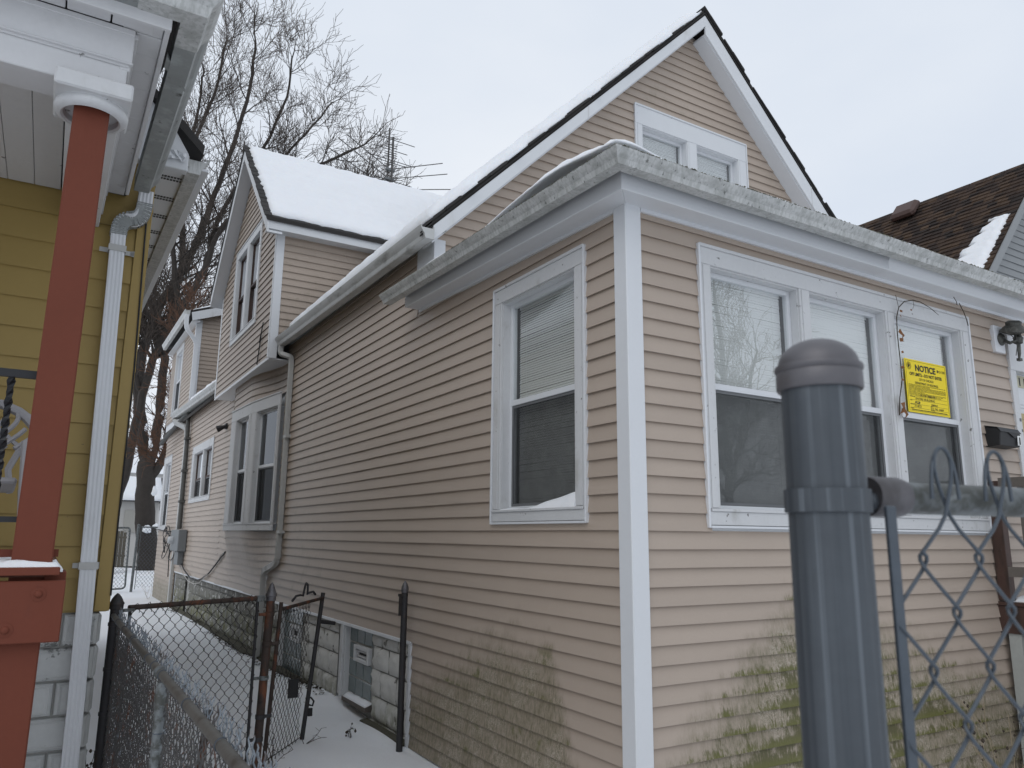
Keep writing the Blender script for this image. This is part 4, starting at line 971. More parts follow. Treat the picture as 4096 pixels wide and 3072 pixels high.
for (x, z, s, a) in ((2.90, 3.60, .045, .4), (2.895, 3.545, .032, 1.6), (2.875, 3.31, .022, 2.2), (2.86, 3.20, .020, .9), (2.925, 3.80, .022, 1.2), (2.83, 2.965, .055, -.5), (2.85, 2.93, .05, .2), (2.89, 3.44, .018, 2), (2.91, 3.755, .012, .3), (3.075, 3.835, .014, 1.4)):
    l = MB(); c, sn_ = math.cos(a), math.sin(a); q = []
    for (px, pz, py) in ((0, 1, 0), (.55, .45, .3), (.45, -.5, -.2), (0, -1.1, .3), (-.5, -.4, -.3), (-.5, .5, .25)): q.append((x+s*(px*c-pz*sn_), -.068+s*py, z+s*(px*sn_+pz*c)))
    l.add(q+[(x, -.068-s*.25, z)], [(6, i, (i+1) % 6) for i in range(6)]); l.build('leaf', M['leaf'], vn)

em = thing('electric_meter', (-.1, 17.4, 1.2), 'grey electric meter box with loose cables on the side wall', 'meter')
MB().box(16.9, 18.2, .02, .22, 1.45, 1.98, FS).build('box', M['meterbox'], em, bevel=.015)
MB().box(17.15, 17.75, .02, .16, 1.12, 1.44, FS).build('lower_box', M['meterbox'], em, bevel=.01)
MB().lathe((-.22, 17.8, 1.72), [(.10, 0), (.10, .05), (.085, .10), (.06, .12)], 14, (-1, 0, 0)).build('glass_cover', M['meterglass'], em, smooth=True)
cbm = MB()
for i in range(9):
    y = 18.4+random.random()*2.2; z = 1.5+random.random()*.5; q = []
    for t in range(9):
        f = t/8; q.append((-.06-.05*math.sin(f*3.1), y+1.1*math.sin(f*4+i)*.5, z-.45*math.sin(f*math.pi)*(1 if i % 2 else -.4)+J(.04)))
    cbm.tube(q, .012, 5)
cbm.tube([(-.05, 18.4, 1.95), (-.06, 20.5, 1.93), (-.06, 22.5, 2.0)], .014, 5); cbm.tube([(-.08, 19.0, 1.7), (-.10, 19.1, 1.2), (-.1, 18.95, .75)], .014, 5)
cbm.build('cables', M['cable'], em)
cb2 = thing('hanging_cable', (-.05, 14.8, .9), 'black and white cable drooping along the lower side wall', 'cable')
q = [(-.05, 17.6, 1.25), (-.06, 16.6, 1.02), (-.06, 15.7, .89), (-.06, 14.9, .87), (-.06, 14.2, .93), (-.05, 13.4, 1.10), (-.05, 12.5, 1.38), (-.04, 12.0, 1.55)]
MB().tube(q, .016, 6).build('black_cable', M['cable'], cb2)
MB().tube([(p[0]-.02, p[1]+.08, p[2]-.03-(.05 if 0 < i < 5 else 0)) for i, p in enumerate(q[:6])], .010, 5).tube([(-.03, 11.95, 1.56), (-.05, 12.3, 1.5), (-.05, 12.6, 1.36)], .007, 4).build('white_cable', M['cablewhite'], cb2)
fl_ = thing('flood_lamp', (-.08, 13.0, 4.05), 'small dark flood lamp high on the side wall', 'lamp')
MB().box(12.93, 13.10, .0, .05, 4.05, 4.16, FS).build('base', M['darkpost'], fl_); MB().lathe((-.05, 12.98, 4.10), [(.03, 0), (.05, .08), (.075, .17), (.06, .175)], 10, (-.8, .45, -.35)).build('head', M['darkpost'], fl_, smooth=True)
hw = thing('wire_hook', (-.37, 8.9, 4.9), 'bent black wire hook hanging on the overhanging wall', 'hook')
MB().tube([(XD-.03, 8.93, 4.62), (XD-.03, 8.82, 4.95), (XD-.035, 8.76, 5.1), (XD-.03, 8.70, 5.28), (XD-.035, 8.80, 5.05), (XD-.03, 8.88, 4.98)], .010, 5).build('wire', M['rubber'], hw)

# wooden landing by the door
lw = thing('wooden_landing', (4.9, -.7, 0), 'brown wooden landing with weathered railing below the front door', 'porch')
MB().box(4.05, 4.14, .02, .12, 1.40, 2.42, FF).build('newel_post', M['brown'], lw, bevel=.004)
for i in range(9): MB().box(4.075, 4.115, .26+.135*i, .31+.135*i, 1.42, 2.40, FF).build('baluster', M['greywood'], lw)
for z in (1.60, 2.36): MB().box(4.055, 4.075, .12, 1.5, z, z+.085, FF).build('rail', M['greywood'], lw)
MB().box(4.055, 6.2, .0, 1.5, 1.13, 1.355, FF).build('rim_board', M['brown'], lw)
for i in range(12): MB().box(4.04, 6.2, .005+.125*i, .12+.125*i, 1.36, 1.39, FF).build('deck_board', M['brown'], lw)
for (x, y) in ((4.07, .06), (4.07, 1.3), (6.1, 1.3)): MB().box(x, x+.10, y, y+.10, -.1, 1.13, FF).build('post', M['greypost'], lw)
for i in range(8): MB().box(4.20, 4.23, .03+.17*i, .17+.17*i, -.1, 1.12, FF).build('under_stair_board', M['under'], lw)  # dark boards added to stand in for the shade below the landing
snow_sheet('deck_snow', lambda u, v: (Vector((u, v, 1.39)), Vector((0, 0, 1))), 4.1, 6.1, -1.45, -.04, 20, 14, .05, 'snow on the boards of the wooden landing', edge=.08)

# television aerial behind the ridge
an = thing('tv_antenna', (4.43, 16.0, 8.3), 'large rooftop television antenna on a mast against the sky', 'antenna')
MB().tube([(4.42, 16, 8.2), (4.43, 16, 13.76)], .028, 8).build('mast', M['antenna'], an)
bo = MB()
bx = lambda t: Vector((4.44+.05, 15.9, 11.45+t))
MB().box(4.49, 4.54, -15.9-.02, -15.9+.03, 11.3, 13.45, fr((0, 0, 0), (1, 0, 0), (0, -1, 0))).build('boom', M['antenna'], an)
els = [(13.42, .20, 0), (13.36, .75, .03), (13.18, .20, 0), (13.10, .20, 0), (13.02, .52, .02), (12.94, .2, 0), (12.87, .2, 0), (12.80, .2, 0), (12.70, .78, .03), (12.62, .48, .02), (12.55, .2, 0), (12.06, .70, .04), (11.98, .78, .05)]
for z, hw_, dz in els:
    MB().tube([(4.46-hw_, 15.9, z+dz), (4.46+hw_, 15.9, z-dz)], .012, 5).build('element', M['antenna'], an)
for z, l_, zz1, l2_, zz2 in ((12.42, 1.5, 12.95, 1.45, 12.72), (12.12, 1.75, 12.78, 1.62, 12.42), (11.78, 2.05, 12.42, 2.1, 12.05)):
    MB().tube([(4.46, 15.95, z), (4.46-l_*.97, 15.6, zz1)], .014, 5).build('element', M['antenna'], an)
    MB().tube([(4.46, 15.95, z), (4.46+l2_*.97, 15.3, zz2)], .014, 5).build('element', M['antenna'], an)
    MB().box(4.33, 4.60, -15.98, -15.88, z-.05, z+.02, fr((0, 0, 0), (1, 0, 0), (0, -1, 0))).build('insulator', M['meterbox'], an)

# ------------------------------------------------------------------ neighbour on the right
nb = thing('brown_roofed_house', (11.0, 7.0, 0), 'grey sided neighbour house with brown shingle roof and a snow streak', 'house')
m_ = 1.102; ex, ez = 8.1, 5.19; rx = 11.02; rz = ez+m_*(rx-ex)
MB().prism([(8.45, 2.25, -.2), (8.45, 2.25, 5.4), (rx, 2.25, rz-.25), (2*rx-8.45, 2.25, 5.4), (2*rx-8.45, 2.25, -.2)], (0, 11.5, 0)).build('wall', M['greysiding'], nb)
FN = fr((0, 2.25, 0), (1, 0, 0), (0, -1, 0))
siding(nb, 4.6, rz-.35, lambda a, b: (8.5+max(0, (a-5.45)/m_), 2*rx-8.5-max(0, (a-5.45)/m_), 8.5+max(0, (b-5.45)/m_), 2*rx-8.5-max(0, (b-5.45)/m_)), FN, m=M['greysiding'], h=.125, z0=.0)
slab = MB(); c_ = .0975; nrow = int((rz-ez)/c_)
for i in range(nrow):                                                        # one step per shingle course
    z0 = ez+i*c_; x0 = ex+(z0-ez)/m_; z1 = z0+c_*1.25; x1 = ex+(z1-ez)/m_
    for k in range(56):
        y0 = 2.02+k*.18; t = .020+.006*((k*7+i*3) % 3)
        slab.add([(x0-t*.6, y0, z0+t*.7), (x0-t*.6, y0+.18, z0+t*.7), (x1, y0+.18, z1+.003), (x1, y0, z1+.003), (x0, y0, z0-.01), (x0, y0+.18, z0-.01)], [(0, 1, 2, 3), (4, 5, 1, 0)])
slab.build('shingles', M['brownroof'], nb, kind='stuff')
MB().prism([(ex, 2.02, ez), (rx, 2.02, rz), (2*rx-ex, 2.02, ez), (2*rx-ex, 2.02, ez-.2), (rx, 2.02, rz-.2), (ex, 2.02, ez-.2)], (0, 10.2, 0)).build('roof', M['brownroof'], nb)
for i in range(33):
    y0 = 2.0+i*.31; MB().prism([(rx-.16, y0, rz-.16), (rx, y0, rz+.035), (rx+.16, y0, rz-.16), (rx+.15, y0, rz-.18), (rx, y0, rz), (rx-.15, y0, rz-.18)], (0, .30, 0)).build('ridge_cap', M['brownroof'], nb)
rv = MB(); yv = 4.35; rv.add([(10.62, yv-.26, 8.02), (10.62, yv+.26, 8.02), (10.90, yv+.26, 8.36), (10.90, yv-.26, 8.36), (10.52, yv-.24, 8.14), (10.52, yv+.24, 8.14), (10.80, yv+.24, 8.46), (10.80, yv-.24, 8.46)], [(0, 3, 2, 1), (4, 5, 6, 7), (0, 1, 5, 4), (1, 2, 6, 5), (2, 3, 7, 6), (3, 0, 4, 7)])
rv.build('roof_vent', M['ridgevent'], nb, bevel=.05)
def nbs(u, v): return Vector((ex+u, v, ez+m_*u)), Vector((-.74, 0, .67))
def ragn(u, v, i, j, nu, nv):
    wdt = .78*(1-(u-.15)/1.9)+.10; saw = .07*((i*37) % 5)/5
    v = 2.10+saw*.5+(wdt+saw*1.6+.10*math.sin(i*1.3))*j/nv
    return u, v
snow_sheet('roof_snow', nbs, .10, 1.78, 2.1, 3.0, 40, 7, .06, 'tapering snow streak on the brown shingle roof', edge=.05, ragged=ragn)
for (u, v) in ((.80, 3.05), (.86, 3.2), (.62, 3.3), (.55, 3.5)):
    snow_sheet('roof_snow', nbs, u, u+.05, v, v+.22, 4, 6, .025, 'snow scraps left beside the streak on the brown roof', edge=.03)['group'] = 'snow scraps on the brown roof'
MB().prism([(ex-.02, 2.0, ez-.03), (rx, 2.0, rz-.01), (rx, 2.0, rz-.20), (ex-.02, 2.0, ez-.22)], (0, .03, 0)).build('rake_board', M['greysiding'], nb)
# ------------------------------------------------------------------ yellow house on the left
yh = thing('yellow_house', (-5.0, 4.0, 0), 'yellow sided neighbour house with a white porch roof on a red post', 'house')
FY = fr((0, 2.03, 0), (1, 0, 0), (0, -1, 0)); FYS = fr((-2.67, 0, 0), (0, 1, 0), (1, 0, 0))
yw = MB().box(-9, -2.68, -.15, -.003, 1.40, 4.4, FY).build('wall', M['yellow'], yh)
MB().box(-9, -2.74, -.15, -.02, -.1, 1.40, FY).build('foundation_core', M['mortar'], yw)
siding(yw, 1.415, 4.16, flat(-7.5, -2.755), FY, m=M['yellow'], h=.1975, z0=1.811+.0, proud=.017, wob=.001)
MB().box(-2.752, -2.664, -.01, .026, 1.405, 4.42, FY).box(2.03-.024, 2.12, -.01, .006, 1.405, 4.42, FYS).build('corner_board', M['yellow'], yh, bevel=.004)
MB().box(2.05, 12.0, -.15, -.003, 1.40, 4.65, FYS).build('wall', M['yellow'], yh)
ysw = MB().box(2.05, 12.0, -.2, -.08, -.1, 1.40, FYS).build('foundation_core', M['mortar'], yh)
siding(yw, 1.415, 4.6, flat(2.12, 11.9), FYS, m=M['yellow'], h=.1975, z0=1.811, joined=True)
# panel faced foundation blocks
yf = MB().box(-8, -2.745, -.02, -.012, -.1, 1.40, FY).build('foundation', M['mortar'], yh)
def panel_block(a0, a1, z0, z1, F, par):
    mb = MB(); b = .024; vs = []
    for (i, d) in ((.0, -.012), (.006, .012), (b, .026), (b+.014, .018), (b+.03, .018)):
        vs += [P(F, a0+i, d+J(.002), z0+i*.8), P(F, a1-i, d+J(.002), z0+i*.8), P(F, a1-i, d+J(.002), z1-i*.8), P(F, a0+i, d+J(.002), z1-i*.8)]
    fs = [(k*4+j, k*4+(j+1) % 4, k*4+4+(j+1) % 4, k*4+4+j) for k in range(4) for j in range(4)]+[(16, 17, 18, 19)]
    mb.add(vs, fs); mb.build('block', M['blockwhite'], par)
for r in range(7):
    z0 = 1.40-.2035*(r+1); a = -2.715-(.0 if r % 2 else .2)
    if not r % 2: panel_block(-2.912, -2.715, z0+.004, z0+.198, FY, yf)
    else: a = -2.715
    while a > -4.2:
        panel_block(a-.402, a-.006, z0+.004, z0+.198, FY, yf); a -= .408
    a = 2.04
    while a < 6.0: panel_block(a, a+.40, z0+.004, z0+.198, fr((-2.725, 0, 0), (0, 1, 0), (1, 0, 0)), yf); a += .408
# porch: beams, soffit, ceiling, roof
PW = M['porchwhite']
bmz = 3.84
bm_ = MB(); bm_.box(-8, -2.97, .095, .115, 3.985, 4.155, IDF and fr((0, 0, 0), (1, 0, 0), (0, -1, 0)))
bm_.box(-8, -2.985, -.10, .095, bmz, 4.15, fr((0, 0, 0), (1, 0, 0), (0, -1, 0)))
bm_.build('beam', PW, yh, bevel=.004)
md = MB()
for (o, z0, z1) in ((.118, 4.125, 4.155), (.106, 3.968, 3.990), (.122, 3.978, 3.988)): md.box(-8, -2.972+(o-.115), .095, o, z0, z1, fr((0, 0, 0), (1, 0, 0), (0, -1, 0)))
md.build('moulding', PW, yh, bevel=.004)
def tilt_box(x0, x1, y0, y1, z0, z1, dz, m, name, bev=.004):
    vs = [(x, y, z+(dz if y == y1 else 0)) for z in (z0, z1) for y in (y0, y1) for x in (x0, x1)]
    return MB().add(vs, [(0, 2, 3, 1), (4, 5, 7, 6), (0, 1, 5, 4), (2, 6, 7, 3), (0, 4, 6, 2), (1, 3, 7, 5)]).build(name, m, yh, bevel=bev)
tilt_box(-3.21, -2.985, .10, 2.005, bmz, 4.14, .11, PW, 'beam')
tilt_box(-2.985, -2.970, -.095, 2.005, 3.985, 4.15, .06, PW, 'beam_face')
tilt_box(-2.985, -2.955, -.095, 2.005, 4.125, 4.152, .06, PW, 'moulding')
tilt_box(-3.02, -2.975, -.098, -.06, 3.955, 4.002, 0, PW, 'moulding_block')
# soffit boards outside the beam, mitred at the corner
x = -8.0
while x < -3.02:
    MB().box(x+.003, x+.172, -.236, -.118, 4.156, 4.17).build('soffit_board', PW, yh, bevel=.003); x += .176
y = -.10
while y < 1.95:
    dz = .02*(y+.1); MB().box(-2.968, -2.858, y+.0025, y+.168, 4.157+dz, 4.171+dz).build('soffit_board', PW, yh, bevel=.003); y += .171
MB().box(-3.022, -2.86, -.236, -.104, 4.1585, 4.172).build('soffit_board', PW, yh, bevel=.003)
MB().box(-8, -2.84, -.235, 2.03, 4.225, 4.24).build('soffit_backing', M['porchgap'], yh)
MB().box(-8, -2.835, -.262, -.238, 4.118, 4.19).box(-2.857, -2.835, -.238, 1.80, 4.14, 4.20).build('fascia', PW, yh, bevel=.003)
# porch ceiling of boards running back to the wall
MB().box(-8, -3.205, .10, 2.02, 4.19, 4.20).build('ceiling_backing', M['porchgap'], yh)
x = -3.235
while x > -5.5:
    vs = MB().box(x-.147, x, .42, 2.012, 4.14, 4.152)
    vs.v = [(a, b, c+.014*(b-.1)) for a, b, c in vs.v]; vs.build('ceiling_board', PW, yh, bevel=.0025); x -= .150
x = -3.20
while x > -5.5:
    MB().box(x-.247, x, .128, .38, 4.11, 4.122).build('ceiling_board', PW, yh, bevel=.0025); x -= .25
MB().box(-8, -3.208, .385, .425, 4.10, 4.14).box(-8, -3.208, .098, .126, 4.07, 4.12).build('moulding', PW, yh, bevel=.004)
MB().prism([(-9, -.34, 4.30), (-9, 2.1, 5.3), (-2.72, 2.1, 5.3), (-2.72, -.34, 4.30)], (0, 0, -.06)).build('porch_roof', M['shingle'], yh)
# gutter round the porch, patched with metal at its corner
gp = [(-9, -.262, 4.285, 0, -1), (-5, -.262, 4.287, 0, -1), (-3.35, -.262, 4.29, 0, -1), (-2.80, -.262, 4.29, 1, -1), (-2.80, .4, 4.29, 1, 0), (-2.805, 1.1, 4.292, 1, 0), (-2.81, 1.78, 4.292, 1, 0)]
g1 = MB(); gutter_run(g1, gp, 0, .115, .15); pg = g1.build('gutter', M['galv'], yh)
pj = MB(); gutter_run(pj, [(-2.98, -.260, 4.294, 0, -1.03), (-2.802, -.260, 4.294, 1.03, -1.03), (-2.802, -.06, 4.294, 1.03, 0)], 0, .123, .155)
pj.build('corner_patch', M['gutter'], pg)
MB().prism([(-2.82, .05, 4.18), (-2.70, .30, 4.172), (-2.70, .33, 4.172), (-2.82, .16, 4.18)], (0, 0, .02)).build('bracket', M['galv'], pg)
# capital and post
FP = fr((0, 0, 0), (1, 0, 0), (0, -1, 0))
cap = MB(); cap.box(-3.255, -2.952, -.17, .17, 3.775, 3.855, FP); capo = cap.build('capital', M['oldwhite'], yh, bevel=.008)
MB().lathe((-3.103, 0, 3.728), [(.108, .03), (.110, .004), (.120, -.003), (.136, .002), (.147, .015), (.149, .03), (.143, .044), (.146, .047)], 48).build('ring', M['oldwhite'], capo, smooth=True)
MB().prism([(-3.178, -.075, 1.70), (-3.038, -.075, 1.70), (-3.032, -.072, 3.765), (-3.172, -.072, 3.765)], (0, .142, 0)).build('post', M['red'], yh, bevel=.006)
dk = MB(); dk.box(-3.19, -3.045, .0, .12, -.2, 1.60, FP); dk.build('post', M['red'], yh, bevel=.006)
MB().box(-8, -2.985, .122, .162, 1.485, 1.715, FP).build('rim_board', M['red'], yh, bevel=.004)
MB().box(-8, -3.01, .10, .175, 1.735, 1.765, fr((0, .0, 0), (1, 0, 0), (0, -1, 0))).build('deck_edge', M['red'], yh, bevel=.003)
MB().box(-3.06, -2.985, -.10, .095, 1.70, 1.745, FP).build('deck_edge', M['red'], yh, bevel=.003)
for (x, z) in ((-3.072, 1.665), (-3.165, 1.537)):
    MB().lathe((x, -.162, z), [(.026, 0), (.026, .002), (.014, .003), (.013, .008), (.008, .012)], 16, (0, -1, 0)).build('bolt', M['red'], yh, smooth=True)
y = -.09
while y < 1.95: MB().box(-7, -3.0, y, y+.135, 1.725, 1.75).build('deck_board', M['deck'], yh); y += .14
snow_sheet('porch_snow', lambda u, v: (Vector((u, v, 1.75)), Vector((0, 0, 1))), -3.32, -3.0, -.15, .12, 12, 10, .035, 'snow left on the porch floor round the red post', edge=.05)
snow_sheet('porch_snow', lambda u, v: (Vector((u, v, 1.752)), Vector((0, 0, 1))), -4.4, -3.15, .3, 1.9, 20, 14, .02, 'thin snow on the yellow house porch floor behind the post', edge=.2)
rl_ = MB(); rl_.box(-5.6, -3.17, -.012, .012, 2.520, 2.552, FP); rl_.box(-5.6, -3.17, -.012, .012, 1.935, 1.958, FP); rlo = rl_.build('porch_railing', M['black'], yh)
for i in range(14):
    x = -3.262-.125*i; mb = MB(); vs = []; n = 26
    for k in range(n+1):
        z = 1.95+.575*k/n; a = 1.1*math.pi*k/4.2; s = .0125+.004*abs(math.sin(a))
        vs += [(x+.016*(.5-k/n)*0+s*math.cos(a+q*math.pi/2), s*math.sin(a+q*math.pi/2), z) for q in range(4)]
    mb.add(vs, [(k*4+q, k*4+(q+1) % 4, k*4+4+(q+1) % 4, k*4+4+q) for k in range(n) for q in range(4)]); mb.build('baluster', M['black'], rlo)
MB().box(-8, -3.02, -.012, .02, 1.80, 1.83, FP).build('rail', M['red'], yh)
# downspout with its crinkled elbows
dd = [(-2.725, 1.90, 4.24), (-2.725, 1.92, 4.17)]+bend((-2.725, 1.92, 4.17), (-2.722, 1.95, 4.045), (-2.80, 1.96, 4.03), 8, .8)+bend((-2.79, 1.96, 4.03), (-2.868, 1.965, 4.01), (-2.862, 1.965, 3.88), 8, .8)+[(-2.858, 1.965, 3.7), (-2.835, 1.965, 2.6), (-2.815, 1.965, 1.75), (-2.795, 1.965, .9), (-2.785, 1.965, .0)]
yd = downspout('downspout', yh, dd, w=.092, d=.07, m='vinyl', n=(0, -1, 0))
el = MB()
for i in range(2, len(dd)-5):
    a, b = Vector(dd[i]), Vector(dd[i+1])
    for f in (0, .5):
        p = a.lerp(b, f); t = (b-a).normalized(); sd_ = Vector((t.z, 0, -t.x)); s = .052
        el.add([p+sd_*s+Vector((0, -.042, 0))+t*.004, p-sd_*s+Vector((0, -.042, 0))+t*.004, p-sd_*s+Vector((0, .04, 0))+t*.004, p+sd_*s+Vector((0, .04, 0))+t*.004,
                p+sd_*s+Vector((0, -.042, 0))-t*.004, p-sd_*s+Vector((0, -.042, 0))-t*.004, p-sd_*s+Vector((0, .04, 0))-t*.004, p+sd_*s+Vector((0, .04, 0))-t*.004],
               [(0, 1, 2, 3), (7, 6, 5, 4), (0, 4, 5, 1), (1, 5, 6, 2), (2, 6, 7, 3), (3, 7, 4, 0)])
el.build('elbow_ribs', M['galv'], yd, kind='stuff')
for (z, xa, xb) in ((3.802, -2.965, -2.745), (1.69, -2.90, -2.745)):
    s = MB(); s.box(xa, xb, .021, .025, z-.016, z+.016, FY); s.prism([(xb, 2.005, z-.022), (xb+.02, 2.005, z), (xb, 2.005, z+.022), (xb-.03, 2.005, z+.016), (xb-.03, 2.005, z-.016)], (0, .004, 0))
    cx = -2.86 if z > 3 else -2.813
    s.box(cx-.054, cx+.054, .1045, .109, z-.022, z+.022, FY); s.box(cx-.054, cx-.050, .02, .105, z-.022, z+.022, FY); s.box(cx+.050, cx+.054, .02, .105, z-.022, z+.022, FY)
    s.build('strap', M['dsgrey'], yd)
MB().tube([(-2.70, 1.99, 4.2), (-2.695, 1.995, 3.9), (-2.672, 2.0, 3.0), (-2.668, 1.998, 2.0), (-2.665, 2.0, 1.5)], .006, 6).build('wall_wire', M['rubber'], yh)
# main roof edge with its vented soffit
MB().prism([(-2.66, 1.93, 4.50), (-2.66, 12.2, 4.68), (-2.33, 12.2, 4.68), (-2.33, 1.93, 4.50)], (0, 0, .02)).build('eave_soffit', M['vinyl'], yh)
for k in range(11):
    y = 2.15+.42*k; sv = MB()
    for q in (0, .05):
        for i in range(9): sv.box(-2.645+.022*i, -2.628+.022*i, y+q, y+q+.03, 4.4985+.0175*(y-1.93), 4.4995+.0175*(y-1.93))
    sv.build('soffit_vent', M['porchgap'], yh)
ge = MB(); gutter_run(ge, [(-2.48, 1.92, 4.585, 1, 0), (-2.48, 7, 4.675, 1, 0), (-2.48, 12.2, 4.765, 1, 0)], 0, .125, .145); ge.build('gutter', M['gutter'], yh)
MB().prism([(-9.0, 1.86, 4.56), (-2.48, 1.86, 4.44), (-2.48, 1.86, 4.57), (-2.60, 1.86, 4.76), (-9, 1.86, 10.94)], (0, .08, 0)).build('gable_return', M['white'], yh, bevel=.006)
cr = MB(); pts_ = [[(-2.66+.16*i/7+J(.006), 1.852-.022*abs(math.sin(i*1.7+j*2.1))-J(.004), 4.505+.07*j/3-(.01*i/7)+J(.010)) for j in range(4)] for i in range(8)]
cr.v = [p for row in pts_ for p in row]; cr.f = [(i*4+j, i*4+4+j, i*4+5+j, i*4+1+j) for i in range(7) for j in range(3)]; cr.build('crumpled_flashing', M['vinyl'], yh)
MB().prism([(-2.39, 1.82, 4.575), (-9, 1.82, 10.967), (-9, 1.82, 11.04), (-2.385, 1.82, 4.645)], (0, 11, 0)).build('roof', M['shingle'], yh)
snow_sheet('roof_snow', lambda u, v: (Vector((-2.385-u, v, 4.645+.967*u)), Vector((.695, 0, .719))), .05, 3, 1.86, 6, 14, 16, .05, 'thin snow on the edge of the yellow house roof', edge=.1)

# plastic garden chair on the porch
pc = thing('plastic_chair', (-3.46, 1.05, 1.75), 'grey plastic garden chair with a lattice back on the left porch', 'chair')
def back_pt(u, v):                                                           # u across -1..1, v up 0..1
    w_ = .30*(1.0 if v < .55 else math.sqrt(max(0, 1-((v-.55)/.46)**2))); return Vector((-3.46+u*w_, 1.22+.14*v-.05*(1-u*u), 2.10+.50*v))
fb_ = MB(); rim = [back_pt(-1, t/14*.98) for t in range(15)]+[back_pt(1, (14-t)/14*.98) for t in range(15)]
fb_.tube(rim, .028, 8)
fb_.build('back_frame', M['plastic'], pc, smooth=True)
for k in range(7):
    for s in (-1, 1):
        q = []
        for t in range(9):
            v = .48+.46*t/8; u = s*(-1.1+.34*k+(t/8)*1.2)*.72
            if abs(u) < .95 and v < .97: q.append(back_pt(u*.95, v)+Vector((0, -.004*s, 0)))
        if len(q) > 2: MB().tube(q, .013, 5).build('lattice_strip', M['plastic'], pc)
for u in (-.75, -.38, 0, .38, .75): MB().tube([back_pt(u*.9, .0), back_pt(u*.8, .25), back_pt(u, .5)], .018, 6).build('back_slat', M['plastic'], pc)
MB().prism([(-3.70, .82, 2.13), (-3.22, .82, 2.13), (-3.24, 1.24, 2.10), (-3.68, 1.24, 2.10)], (0, 0, .03)).build('seat', M['plastic'], pc, bevel=.01)
for s in (-1, 1):
    x = -3.46+.285*s
    MB().tube([(x, 1.26, 2.34), (x+.012*s, 1.0, 2.37), (x+.012*s, .82, 2.36), (x, .78, 2.28)], [.026, .032, .034, .026], 8).build('armrest', M['plastic'], pc, smooth=True)
    for y0, y1 in ((.80, .74), (1.24, 1.34)): MB().tube([(x*1.0-.02*s, y0, 2.34 if y0 < 1 else 2.12), (x+.01*s, y1, 1.755)], [.030, .020], 8).build('leg', M['plastic'], pc, smooth=True)

# ------------------------------------------------------------------ chain link
def chain(mb, O, u, n, ncol, Pc, H, z0, z1, r, k=5, ov=1.25, top='none', tip=None, jit=.0, wv=1.4, start=0, lean=(0, 0, 0), rnd=0):
    """woven zig-zag wires; Pc = half the diamond width, H = half its height; top rows counted down from z1"""
    O, u, n = Vector(O), Vector(u).normalized(), Vector(n).normalized(); ln = Vector(lean)
    rows = int((z1-z0)/H)
    for i in range(ncol):
        pts = []
        for q in range(rows+1):
            if q == 0 and top == 'loop': continue
            z = z1-q*H; right = (q+i+start) % 2
            s = 1 if right else -1
            xe = (i+1)*Pc+ov*r if right else i*Pc-ov*r
            jx, jn = J(jit), J(jit)
            for (dx, dzz, dn) in ((-.17, .22, .8), (-.0, .10, 1.0), (.0, -.10, -1.0), (-.17, -.22, -.8)):
                zc = z+dzz*H
                if zc > z1+.001 and q == 0: continue
                pts.append(O+u*(xe+s*dx*Pc+jx)+n*(dn*wv*r*(1 if right else -1)+jn)+Vector((0, 0, zc))+ln*(z1-zc))
        if top == 'loop' and not (i == 0 and rnd):
            right = (i+start) % 2; s = 1 if right else -1
            K = O+u*((i+1)*Pc if right else i*Pc); q = []; g = H/.0497
            for (du, dz, dn) in ((-.20, -.011, .7), (.02, .012, 1.0), (.20, .030, .9), (.27, .045, .6), (.22, .055, .2), (.08, .0605, -.2), (-.10, .0585, -.6), (-.27, .048, -.9), (-.38, .030, -1.0), (-.41, .010, -1.0)):
                q.append(K+u*(s*du*Pc)+n*(dn*1.3*r*s)+Vector((0, 0, z1+dz*g)))
            pts = q[::-1]+pts
        elif top == 'twist':
            p = pts[0]; right = (i+start) % 2; base = p+u*((1 if right else -1)*(-ov*r))
            tw = []
            for t in range(9):
                a = t*1.5+(0 if right else math.pi); tw.append(base+Vector((0, 0, .012+.0078*t))+u*(r*1.05*math.cos(a)+J(.0008)+tipdx.get(i-(0 if right else 1), (0, 0))[0]*t/8)+n*(r*1.05*math.sin(a)+tipdx.get(i-(0 if right else 1), (0, 0))[1]*t/8))
            if tip is not None: tip.tube(tw, [r*1.08]*7+[r*.95, r*.6], k)
            pts = [tw[0]]+pts
        for _ in range(rnd):
            sm = [pts[0]]
            for j in range(len(pts)-1): sm += [pts[j].lerp(pts[j+1], .25), pts[j].lerp(pts[j+1], .75)]
            pts = sm+[pts[-1]]
        mb.tube(pts, r, k)
tipdx = {}

# big galvanised post in the right foreground with rail and mesh
ff = thing('front_fence', (-2.458, -3.214, 0), 'galvanised chain link fence with a domed post close to the viewer', 'fence')
th = R(9); fu = Vector((math.cos(th), -math.sin(th), 0)); fn = Vector((-math.sin(th), -math.cos(th), 0)); f0 = Vector((-2.458, -3.214, 0))
pk = 48
MB().lathe(f0+Vector((0, 0, -.3)), [(.0355, 0), (.0355, 2.345)], pk).build('post', M['postgalv'], ff, smooth=True)
MB().lathe(f0, [(.0385, 2.040), (.0395, 2.042), (.0395, 2.0555), (.0385, 2.0575), (.0400, 2.059), (.0408, 2.0615), (.0400, 2.0640)]+[(.0372*math.cos(a*math.pi/2/9), 2.0645+.0265*math.sin(a*math.pi/2/9)) for a in range(0, 9)]+[(.004, 2.0915)], pk).build('post_cap', M['capal'], ff, smooth=True)
bnd = MB(); bnd.lathe(f0, [(.0358, 1.924), (.0385, 1.9245), (.0385, 1.9455), (.0358, 1.946)], pk)
bnd.box(.030, .056, -.004, .004, 1.925, 1.945, fr(f0, fu, fn)); bnd.build('brace_band', M['postgalv'], ff, smooth=True)
